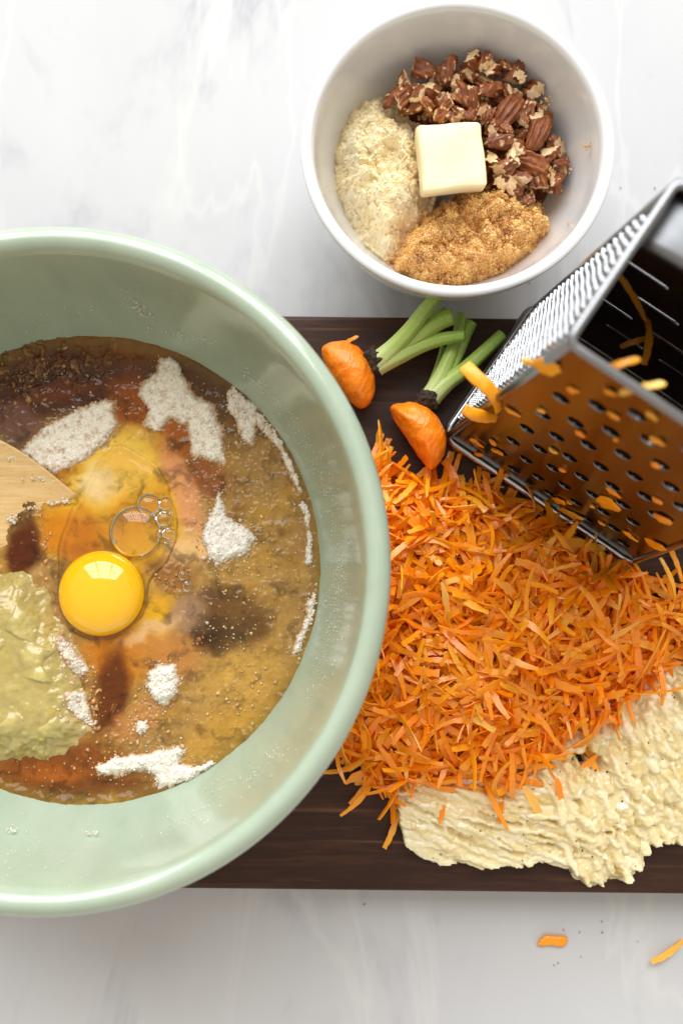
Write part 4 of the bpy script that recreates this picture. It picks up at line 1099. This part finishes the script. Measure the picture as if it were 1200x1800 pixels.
SL = [max(q_.x for q_ in v) - min(q_.x for q_ in v) for v, f in SH]
SHM = [pyd('carrot_shred', v, f, [M['shred']], True) for v, f in SH]
for me in SHM: me.set_sharp_from_angle(angle=R(42))
pile_px = [(655, 795), (672, 812), (700, 842), (745, 850), (800, 856), (850, 862), (880, 876), (930, 902), (1000, 942), (1050, 985), (1115, 1008), (1150, 1040), (1235, 1075), (1240, 1120), (1190, 1160), (1150, 1195), (1118, 1222), (1080, 1252), (1020, 1284), (975, 1325), (952, 1368), (915, 1388), (870, 1392), (800, 1390), (745, 1384), (690, 1388), (645, 1362), (600, 1308), (612, 1220), (636, 1100), (640, 950), (645, 850)]
pile = PP(pile_px, ZB + 0.006)
def pile_h(x, y):
    sd = sdist(pile, x, y)
    return np.where(sd > -0.004, 0.0305 * (1 - np.exp(-np.maximum(sd + 0.001, 0) / 0.024)) * (1 + 0.28 * fbm(x * 45, y * 45, 3, 201)) + 0.001, 0.0)
def pile_pt(inset=-0.001):
    lo, hi = pile.min(0), pile.max(0)
    while True:
        p = lo + rng.random(2) * (hi - lo)
        if sdist(pile, p[0], p[1]) > inset: return p
def shred_matrix(x, y, off, yaw, pit, rol, lean=1.0):
    e = 0.004; hx = (pile_h(x + e, y) - pile_h(x - e, y)) / (2 * e); hy = (pile_h(x, y + e) - pile_h(x, y - e)) / (2 * e)
    nrm = Vector((-float(hx) * lean, -float(hy) * lean, 1)).normalized()
    q_ = Vector((0, 0, 1)).rotation_difference(nrm).to_matrix().to_4x4()
    return Matrix.Translation((x, y, ZB + float(pile_h(x, y)) + off)) @ q_ @ Matrix.Rotation(yaw, 4, 'Z') @ Matrix.Rotation(pit, 4, 'Y') @ Matrix.Rotation(rol, 4, 'X')
# joined mass below: a core and well over a thousand shreds
V, F, (x, y, hh, sd) = patch(pile, 0.0016, lambda x, y, sd: np.where(sd > 0.0, pile_h(x, y) - 0.0045, -0.002), ZB)
parts = [(V, F)]; tints = [np.full(len(V), 0.1)]
for _ in range(1850):
    p = pile_pt(); i = random.randrange(len(SH)); v, f = SH[i]
    m = shred_matrix(p[0], p[1], random.uniform(-0.005, 0.0016), random.uniform(0, 6.3), R(random.gauss(0, 16)), R(random.gauss(0, 26)))
    a = np.array([(*q_, 1) for q_ in v]) @ np.array(m).T
    a = a[:, :3]; a[:, 2] += max(0.0, ZB + 0.0006 - a[:, 2].min()) * 0.9; a[:, 2] = np.where(a[:, 2] < ZB + 0.0004, ZB + 0.0004 + 0.1 * (a[:, 2] - a[:, 2].min()), a[:, 2])
    parts.append((a, np.array(f))); tints.append(np.full(len(a), rng.random() ** 1.2))
V, F, _ = join(parts)
me = mesh_np('grated_carrot', V, F, mats=[M['shred_stuff']]); me.set_sharp_from_angle(angle=R(42))
at = me.attributes.new('tint', 'FLOAT_COLOR', 'POINT'); tt = np.concatenate(tints); at.data.foreach_set('color', np.stack([tt, tt, tt, np.ones_like(tt)], -1).astype(np.float32).ravel())
tag(link('grated_carrot', me), 'heap of bright orange grated carrot on the board right of the green bowl', 'grated carrot', kind='stuff')
SG = 'carrot shreds on the grated heap'
def put_shred(i, m, label, group=None, sc=1.0, tone=None):
    o = link('carrot_shred', SHM[i % len(SHM)]); o.matrix_world = m @ Matrix.Scale(sc, 4); o['label'] = label; o['category'] = 'carrot shred'
    tn = random.random() ** 1.2 if tone is None else tone; o.color = (tn, tn, tn, 1)
    if group: o['group'] = group
    return o
for k in range(262):
    for _ in range(30):
        p = pile_pt(0.0); u, v = proj(p[0], p[1], ZB + 0.03)
        if u < 1195 and v > 820 and u > 630: break
    tn = random.random() ** 1.2; ix = random.randrange(44)
    look = ('long' if SL[ix] > 0.027 else 'short' if SL[ix] < 0.018 else 'medium') + (' pale' if tn > 0.8 else ' deep orange' if tn < 0.3 else ' orange')
    place = ('beside bowl rim' if u < 760 else 'in middle' if u < 990 else 'at right end') + (', near grater' if v < 1020 else ', near banana' if v > 1230 else ', halfway down')
    put_shred(ix, shred_matrix(p[0], p[1], random.uniform(0.0006, 0.0026), random.uniform(0, 6.3), R(random.gauss(0, 11)), R(random.gauss(0, 24))),
              look + ' carrot shred on heap ' + place, SG, tone=tn)
# strays with a place of their own
def by_len(L): return min(range(44), key=lambda i: abs(max(v.x for v in SH[i][0]) - min(v.x for v in SH[i][0]) - L))
def lay_shred(u, v, z, yaw, L, label, pit=0, rol=0, sc=1.0, tone=None):
    p = P(u, v, z); return put_shred(by_len(L), Matrix.Translation(p) @ Matrix.Rotation(R(yaw), 4, 'Z') @ Matrix.Rotation(R(pit), 4, 'Y') @ Matrix.Rotation(R(rol), 4, 'X'), label, None, sc, tone)
lay_shred(690, 1455, ZB + .002, 62, .018, 'carrot shred hanging off the front left corner of the heap onto the bare board')
lay_shred(940, 1425, ZB + .014, -55, .022, 'carrot shred draped over the mashed banana below the heap')
lay_shred(985, 1400, ZB + .015, -80, .016, 'short carrot shred poking down onto the banana beside a gap')
lay_shred(1030, 1345, ZB + .009, 40, .014, 'carrot shred in the dark gap in the banana')
lay_shred(1050, 1362, ZB + .010, -70, .012, 'carrot sliver at the lower end of the gap in the banana')
lay_shred(1160, 1022, ZB + .003, -8, .033, 'long carrot shred lying on the board below the right corner of the grater')
lay_shred(1185, 985, ZB + .004, -65, .02, 'carrot shred on the board at the right edge under the grater')
lay_shred(662, 815, ZB + .004, 75, .02, 'carrot shred standing out at the top left of the heap beside the bowl rim')
lay_shred(720, 862, ZB + .010, 20, .024, 'carrot shred lying towards the second carrot top')
lay_shred(800, 828, ZB + .002, 82, .02, 'carrot shred on the board between grater base and carrot top')
lay_shred(838, 842, ZB + .002, 70, .018, 'carrot shred just under the base wire of the grater')
lay_shred(640, 1385, ZB + .002, 35, .024, 'carrot shred on the board at the left foot of the heap')
lay_shred(1175, 1130, ZB + .02, 75, .028, 'upright carrot shred at the right end of the heap beside the banana')
lay_shred(1150, 1175, ZB + .018, 82, .024, 'carrot shred overhanging the banana near the right edge')
lay_shred(1178, 1669, .0016, 24, .018, 'pale carrot shred on the white marble at the lower right edge', sc=1.15, tone=0.97)
# thick carrot chip on the marble
o_ = PP([(944, 1659), (958, 1644), (975, 1645), (993, 1645), (997, 1655), (990, 1665), (968, 1662), (950, 1664)], 0.002)
V, F = ring_solid(catmull(o_, 3, True), 0.0014, 0.0012, 0.0012, 6, 4, 2, seed=3, rough=0.0002)
tag(link('carrot_chip', pyd('carrot_chip', V, F, [M['shred']])), 'small flat orange carrot chip alone on the white marble', 'carrot chip').color = (.6, .6, .6, 1)
# crumbs on the marble
pts = [P(u, v, 0.0004) for u, v in ((1018, 1639), (1058, 1639), (980, 1693), (973, 1697), (1020, 1682), (1057, 1620), (990, 1635), (1120, 1655), (700, 1440), (1150, 330), (1090, 330), (640, 1590), (930, 497))]
V, F = lumps([p[:] for p in pts], np.array([.0004] * len(pts)), 0.3)
tag(link('carrot_specks', mesh_np('carrot_specks', V, F, np.tile(lin((206, 128, 70)), (len(V), 1)), mats=[M['almond']])), 'tiny carrot specks scattered on the white marble', 'specks', kind='stuff')

# carrot stuck to the grater
GL = 'carrot scrap stuck in a hole of the coarse side of the grater'
def stick(pn, u, v, du, dv, size, label, name='carrot_scrap', seed=0, mat='shred', asp=0.55):
    c = on_panel(pn, u, v, 0.0016); d = on_panel(pn, u + du, v + dv, 0.0016) - c; nrm = g_inv.to_3x3() @ pn.n
    ax = d.normalized(); ay = nrm.cross(ax); r_ = random.Random(seed); L = d.length
    L *= 0.8
    ol = [(L * (0.5 + 0.3 * r_.random()) * math.cos(t), L * asp * (0.6 + 0.5 * r_.random()) * math.sin(t)) for t in np.linspace(0, 2 * math.pi, 13)[:-1]]
    V, F = ring_solid(catmull(ol, 2, True), -0.0006, 0.0008, 0.0008, 5, 2.5, 2, seed=seed, rough=0.0007)
    o = link(name, pyd(name, V, F, [M[mat]])); m = Matrix((ax, ay, nrm)).transposed().to_4x4(); m.translation = c; o.matrix_world = m
    tn = r_.random(); o.color = (tn, tn, tn, 1); o['label'] = label; o['category'] = 'carrot scrap'; return o
GG = 'carrot scraps in the holes of the coarse side'
sd_ = 0
for (u, v, du, dv) in [(1004, 690, 18, 5), (1068, 692, 22, 10), (1076, 735, 22, 10), (1142, 734, 22, 12), (1152, 778, 28, 14), (1018, 764, 16, 10), (1148, 822, 18, 10), (1152, 882, 20, 10), (1162, 914, 24, 4), (972, 795, 14, 10), (985, 828, 10, 8), (1080, 774, 10, 6), (948, 724, 14, 6), (1100, 940, 14, 10), (1055, 922, 12, 6), (1000, 886, 10, 6), (1040, 892, 8, 6), (866, 780, 6, 8)]:
    sd_ += 1; lb = 'carrot scrap in a ' + ('top row' if v < 740 else 'bottom row' if v > 870 else 'middle row') + ' grater hole, ' + ('at the right' if u > 1100 else 'mid' if u > 990 else 'by the left corner'); tag(stick(pc, u, v, du, dv, 1, lb, seed=sd_), lb, 'carrot scrap', GG)
for (u, v, du, dv, lb) in [(835, 780, 22, 18, 'jagged carrot scrap stuck near the lower left corner of the coarse grater side'), (1075, 868, 28, 18, 'torn carrot scrap between holes at the middle right of the grater'), (1065, 888, 26, -6, 'flat carrot flake below the torn scrap on the grater'),
        (1000, 905, 36, 12, 'carrot pulp smeared along the lower middle of the coarse side'), (925, 640, 26, 8, 'carrot piece caught on the corner fold between the two grater sides'), (960, 648, 36, -4, 'thin carrot film below the top corner of the grater'), (840, 800, 14, 6, 'carrot flake by the lowest left hole'),
        (872, 795, 16, 5, 'carrot flake beside the second hole from the left'), (980, 882, 20, 6, 'carrot pulp patch on the lower edge of the coarse side'), (1150, 960, 40, 12, 'carrot shaving along the bottom edge of the coarse side'), (1108, 948, 22, 14, 'carrot sliver near the right foot of the grater'), (900, 728, 26, 14, 'carrot streak right of the curled shred')]:
    sd_ += 1; stick(pc, u, v, du, dv, 1, lb, seed=sd_, asp=0.4)
# curled shreds standing off the corner fold
def ribbon(pts, w, label, th_=0.0011):
    path = catmull(pts, 6); V, F = tube(path, [w * (0.55 + 0.45 * math.sin(math.pi * min(1, 0.25 + 0.7 * i / len(path)))) for i in range(len(path))], 10, squash=(1.0, 0.34))
    V = [v + Vector(mnoise.noise_vector(v * 400)) * 0.0004 for v in V]
    o = link('carrot_shred', pyd('carrot_shred', V, F, [M['shred']])); tag(o, label, 'carrot shred'); o.color = (.75, .75, .75, 1); return o
q1 = on_panel(pc, 876, 722, 0.001); 
ribbon([P(816, 643, q1.z + 0.014), P(832, 658, q1.z + 0.016), P(856, 682, q1.z + 0.016), P(872, 702, q1.z + 0.012), q1], 0.0027, 'curled carrot shred sticking out over the corner of the grater')
q2 = on_panel(pc, 872, 734, 0.001)
ribbon([P(815, 719, q2.z + 0.008), P(832, 728, q2.z + 0.007), P(852, 733, q2.z + 0.004), q2], 0.0024, 'shorter carrot shred lying across the grater corner below the curled one')
# bits inside and on the rim
rim_z = ZB + GH + 0.002
for (u, v, z, yaw, L, lb) in [(1085, 642, rim_z - .012, 20, .012, 'carrot crumb hanging behind the top rim of the grater'), (1128, 682, rim_z - .006, 15, .012, 'carrot crumb on the top rim above the coarse side'), (1137, 598, ZB + .11, 75, .018, 'carrot shred caught inside the grater on a slicing blade'),
        (1118, 600, ZB + .09, 20, .012, 'small carrot shred inside the grater left of the caught one'), (1110, 520, ZB + .12, -55, .02, 'dim carrot shred deep inside the grater')]:
    lay_shred(u, v, z, yaw, L, lb)

# ================================================================== mashed banana
ban_px = [(690, 1360), (700, 1400), (704, 1450), (715, 1485), (740, 1505), (765, 1519), (800, 1514), (840, 1528), (880, 1518), (920, 1521), (945, 1511), (985, 1522), (1004, 1528), (1010, 1546), (1045, 1561), (1072, 1548), (1105, 1546), (1130, 1516), (1144, 1487), (1165, 1480), (1195, 1483), (1250, 1472), (1270, 1300), (1250, 1140), (1190, 1160), (1130, 1180), (1050, 1230), (960, 1290), (860, 1340)]
ban = PP(ban_px, ZB + 0.004)
hole = PP([(1000, 1322), (1025, 1316), (1050, 1326), (1052, 1342), (1034, 1350), (1005, 1342)], ZB + 0.006)
def ban_fields(x, y):
    u, v = proj(x, y, ZB + 0.008)
    bl_ = sstep(930, 1040, u - 0.25 * (v - 1450))                       # left part -> right part
    a1, a2 = R(24), R(62)
    wq = 46 * fbm(x * 38, y * 38, 3, 301) + 9 * fbm(x * 160, y * 160, 2, 302)
    q1_ = -(u * math.sin(a1)) + v * math.cos(a1) + wq; q2_ = -(u * math.sin(a2)) + v * math.cos(a2) + wq
    r1_ = u * math.cos(a1) + v * math.sin(a1); r2_ = u * math.cos(a2) + v * math.sin(a2)
    return u, v, bl_, q1_, q2_, r1_, r2_
BAN = {}
def h_ban(x, y, sd):
    u, v, bl_, q1_, q2_, r1_, r2_ = ban_fields(x, y)
    sdw = sd + 0.0011 * fbm(x * 330, y * 330, 4, 303) + 0.0006 * (cells(x * 500, y * 500, 305)[0] - 0.5)
    f1 = np.abs(np.sin(q1_ / 19 * np.pi)) ** 0.7; f2 = np.abs(np.sin(q2_ / 17 * np.pi)) ** 0.8
    st1 = fbm(q1_ / 12, r1_ / 60, 4, 307); st2 = fbm(q2_ / 10, r2_ / 42, 4, 309)
    am = sstep(-0.35, 0.3, fbm(x * 70, y * 70, 2, 331))
    g = (1 - bl_) * ((0.0036 * f1 - 0.0024) * (0.35 + 0.65 * am) + 0.0026 * st1) + bl_ * ((0.0018 * f2 - 0.001) * am + 0.0040 * st2)
    d, vv = cells(q2_ / 20, r2_ / 38, 311); fl = 0.0016 * sstep(0.6, 0.2, d) * (vv > 0.45) * bl_
    deep = sstep(0.05, 0.38, fbm(q1_ / 16, r1_ / 110, 3, 313)) * (1 - bl_) * sstep(0.003, 0.012, sd) * 0.009
    body = 0.0065 * sstep(-0.0004, 0.003, sdw) + 0.0055 * sstep(0.002, 0.028, sdw) + 0.0025 * fbm(x * 60, y * 60, 2, 315) * sstep(0, 0.01, sdw)
    hd = sdist(hole, x, y); body = body * (1 - 0.95 * sstep(-0.004, 0.0015, hd + 0.0015 * fbm(x * 200, y * 200, 3, 317)))
    tex = 0.0005 * fbm(x * 520, y * 520, 3, 319)
    full = body + (g * 1.3 + fl - 1.5 * deep) * sstep(0.0, 0.004, sdw)
    r_ = random.Random(5); res_ = x[1, 0] - x[0, 0]; idn = np.zeros_like(x); out = full.copy()
    good = np.argwhere((sdw > 0.0012) & (hd < -0.001)); wx = 0.0016 * fbm(x * 210, y * 210, 3, 361); wy = 0.0016 * fbm(x * 210, y * 210, 3, 363)
    for kk in range(820):
        ci, cj = good[r_.randrange(len(good))]; w_ = bl_[ci, cj]
        a_ = (-R(20) if r_.random() > w_ else -R(62)) + r_.gauss(0, 0.14 if w_ < 0.5 else 0.25)
        left = w_ < 0.5; L_ = r_.uniform(0.007, 0.019) if left else r_.uniform(0.0022, 0.007); W_ = r_.uniform(0.0010, 0.0020) if left else r_.uniform(0.0010, 0.0024); T_ = r_.uniform(0.0009, 0.0020) if left else r_.uniform(0.0006, 0.0016)
        m = int(L_ / res_) + 6; s0, s1 = slice(max(0, ci - m), ci + m), slice(max(0, cj - m), cj + m)
        dx, dy = x[s0, s1] - x[ci, cj] + wx[s0, s1], y[s0, s1] - y[ci, cj] + wy[s0, s1]
        p_ = (dx * math.cos(a_) + dy * math.sin(a_)) / L_; q_ = (-dx * math.sin(a_) + dy * math.cos(a_)) / W_
        d4 = np.abs(p_) ** 3 + np.abs(q_) ** 2.4
        top_ = full[ci, cj] + r_.uniform(-0.0012, 0.0008) + r_.gauss(0, 0.12) * q_ * W_ + r_.gauss(0, 0.06) * p_ * L_ + T_ * np.sqrt(np.clip(1 - d4, 0, 1))
        win_ = (d4 < 1) & (top_ > out[s0, s1])
        out[s0, s1] = np.where(win_, top_, out[s0, s1]); idn[s0, s1] = np.where(win_, r_.random(), idn[s0, s1])
    soft = out.copy()
    for _ in range(1):
        soft[1:-1, 1:-1] = 0.4 * soft[1:-1, 1:-1] + 0.15 * (soft[:-2, 1:-1] + soft[2:, 1:-1] + soft[1:-1, :-2] + soft[1:-1, 2:])
    BAN['id'] = idn; BAN['o'] = (x[0, 0], y[0, 0], res_)
    return np.where(sdw > -0.0006, soft + tex * sstep(0.0, 0.004, sdw), -0.002)
    return np.where(sdw > -0.0006, body + (g + fl + tex - deep) * sstep(0.0, 0.004, sdw), -0.002)
V, F, (x, y, hh, sd) = patch(ban, 0.00042, h_ban, ZB)
u, v, bl_, q1_, q2_, r1_, r2_ = ban_fields(x, y)
c = np.tile(np.array([236, 217, 164.]), (len(x), 1))
c += (np.array([220, 196, 130]) - c) * sstep(-0.1, 0.4, fbm(x * 90, y * 90, 4, 321))[:, None]
fl = sstep(0.1, 0.4, (1 - bl_) * fbm(q1_ / 9, r1_ / 40, 4, 323) + bl_ * fbm(q2_ / 9, r2_ / 26, 4, 325))
c += (np.array([252, 246, 224]) - c) * (fl * 0.85)[:, None]
ii = np.round((x - BAN['o'][0]) / BAN['o'][2]).astype(int); jj = np.round((y - BAN['o'][1]) / BAN['o'][2]).astype(int); fid = BAN['id'][ii, jj]
c += (np.array([248, 236, 200]) - c) * (sstep(0.4, 1.0, fid) * 0.75)[:, None]
c += (np.array([246, 234, 196]) - c) * (sstep(0.004, 0.0, sd) * 0.6)[:, None]
k = rng.choice(np.where(hh > 0.005)[0], 46); seeds = V[k] + np.array([0, 0, 0.001])
banana = link('mashed_banana', mesh_np('mashed_banana', V, F, lin(c), mats=[M['banana']]))
tag(banana, 'pale yellow mashed banana with fork furrows at the front right of the board', 'mashed banana')
lv, lf = lumps(seeds, rng.uniform(0.0002, 0.00045, 46), 0.2)
so = link('banana_seed', mesh_np('banana_seed', lv, lf, np.tile(lin((62, 42, 26)), (len(lv), 1)), mats=[M['almond']]), banana); so['kind'] = 'stuff'

# ================================================================== carrot tops
def carrot_top(outline, zc, hi, label, crown_px, crown_r, stems, seed, tail=None):
    base = P(*crown_px, zc)
    root = empty('cut_carrot', (base.x, base.y, ZB), label, 'carrot end')
    def loc(v): return Vector(v) - root.location
    ol = catmull(PP(outline, zc), 5, True)
    V, F = ring_solid(ol, zc, hi, zc - ZB - 0.0006, 14, 2.2, 2.0, seed=seed, rough=0.0006)
    link('root_flesh', pyd('root_flesh', [loc(v) for v in V], F, [M['carrot_skin']]), root)
    # withered crown: a rough dark collar with leaf-base scales
    cz = zc + hi * 0.18; c0 = P(*crown_px, cz)
    parts = []
    pts = []; sz = []
    for _ in range(90):
        d = Vector((random.gauss(0, 1), random.gauss(0, 1), random.gauss(0, 1))).normalized() * random.uniform(0.5, 1.0) * crown_r
        pts.append(loc(c0 + d)[:]); sz.append(crown_r * random.uniform(0.16, 0.36))
    lv, lf = lumps(pts, sz, 0.4)
    bv, bf = ico(3); parts = [(bv * crown_r * 0.92 + np.array(loc(c0)), bf), (lv, lf)]
    V, F, _ = join(parts); link('crown', mesh_np('crown', V, F, smooth=False, mats=[M['crown']]), root)
    for st in stems:
        ctrl, r0, r1 = st
        path = catmull([loc(P(u, v, z)) for u, v, z in ctrl], 8); n = len(path); seg = 20
        rad = [r0 + (r1 - r0) * min(1, (i / (n - 1)) ** 0.7) for i in range(n)]
        V, F = tube([Vector(p) for p in path], rad, seg)
        V2 = []
        for i, v in enumerate(V):
            if i < n * seg:
                ring, kk = divmod(i, seg); c = Vector(path[ring]); V2.append(c + (v - c) * (1 + 0.07 * math.cos(kk * 2 * math.pi / seg * 7)))
            else: V2.append(v)
        tcol = np.array([min(1, (i // seg) / (n - 1)) if i < n * seg else (0.1 if i == n * seg else 0.3) for i in range(len(V2))])
        Fq = np.array([f if len(f) == 4 else (*f, f[-1]) for f in F]);
        me = pyd('stem', V2, F, [M['stem']]); a = me.attributes.new('col', 'FLOAT_COLOR', 'POINT')
        a.data.foreach_set('color', np.stack([tcol, tcol, tcol, np.ones_like(tcol)], -1).astype(np.float32).ravel()); link('stem', me, root)
    return root
z1 = ZB + 0.0135
carrot_top([(567, 614), (580, 604), (605, 600), (628, 610), (646, 630), (656, 655), (659, 685), (651, 707), (638, 717), (620, 710), (602, 690), (583, 662), (571, 638)], z1, 0.0125,
           'carrot top with three green stems, touching the rim of the green bowl', (653, 634), 0.0056,
           [([(660, 637, z1 + .002), (690, 612, z1 + .005), (720, 580, z1 + .010), (748, 543, z1 + .015), (771, 517, z1 + .018)], 0.0046, 0.0026),
            ([(662, 638, z1 + .001), (695, 612, z1 + .003), (730, 592, z1 + .006), (770, 566, z1 + .010), (796, 556, z1 + .012)], 0.0046, 0.0034),
            ([(663, 642, z1 + .001), (700, 625, z1 + .003), (740, 607, z1 + .005), (780, 595, z1 + .008), (816, 590, z1 + .010)], 0.0046, 0.0023),
            ([(664, 634, z1 - .001), (700, 600, z1 + .000), (740, 575, z1 + .004), (785, 547, z1 + .006)], 0.0036, 0.0024)], 1)
z2 = ZB + 0.014
carrot_top([(685, 716), (700, 710), (725, 708), (748, 716), (768, 734), (780, 758), (783, 785), (774, 810), (757, 826), (745, 812), (728, 790), (710, 762), (694, 738)], z2, 0.013,
           'carrot top with dark crown lying against the lower corner of the grater', (750, 702), 0.0046,
           [([(755, 695, z2), (775, 660, z2 + .001), (792, 620, z2 + .001), (806, 580, z2 - .001), (810, 552, z2 - .002)], 0.0040, 0.0022),
            ([(757, 695, z2), (785, 655, z2 - .001), (805, 615, z2 - .002), (818, 585, z2 - .003), (828, 566, z2 - .003)], 0.0036, 0.0026),
            ([(758, 698, z2), (785, 672, z2 + .001), (815, 650, z2 + .001), (850, 618, z2), (882, 588, z2 - .001)], 0.0044, 0.0026),
            ([(752, 694, z2 - .006), (768, 650, z2 - .008), (778, 610, z2 - .009)], 0.0026, 0.0012)], 2)
lay_shred(750, 840, ZB + .008, 80, .014, 'thin carrot fibre trailing from the second carrot top')
lay_shred(612, 600, ZB + .018, 30, .012, 'carrot scrap on the back of the carrot top near the bowl', sc=0.8)

# things that would share a label are told apart by their order across the picture
ORD = ['second', 'third', 'fourth', 'fifth', 'sixth', 'seventh', 'eighth', 'ninth', 'tenth', 'eleventh', 'twelfth', 'thirteenth', 'fourteenth', 'fifteenth', 'sixteenth', 'seventeenth', 'eighteenth', 'nineteenth', 'twentieth']
same = {}
for o in COL.objects:
    if o.parent is None and 'label' in o: same.setdefault(o['label'], []).append(o)
for lb, obs in same.items():
    if len(obs) < 2: continue
    obs.sort(key=lambda o: proj(*o.matrix_basis.translation)[0])
    for k, o in enumerate(obs):
        if k - 1 < len(ORD): o['label'] = lb + (', leftmost' if k == 0 else ', rightmost' if k == len(obs) - 1 else ', ' + ORD[k - 1] + ' from left')
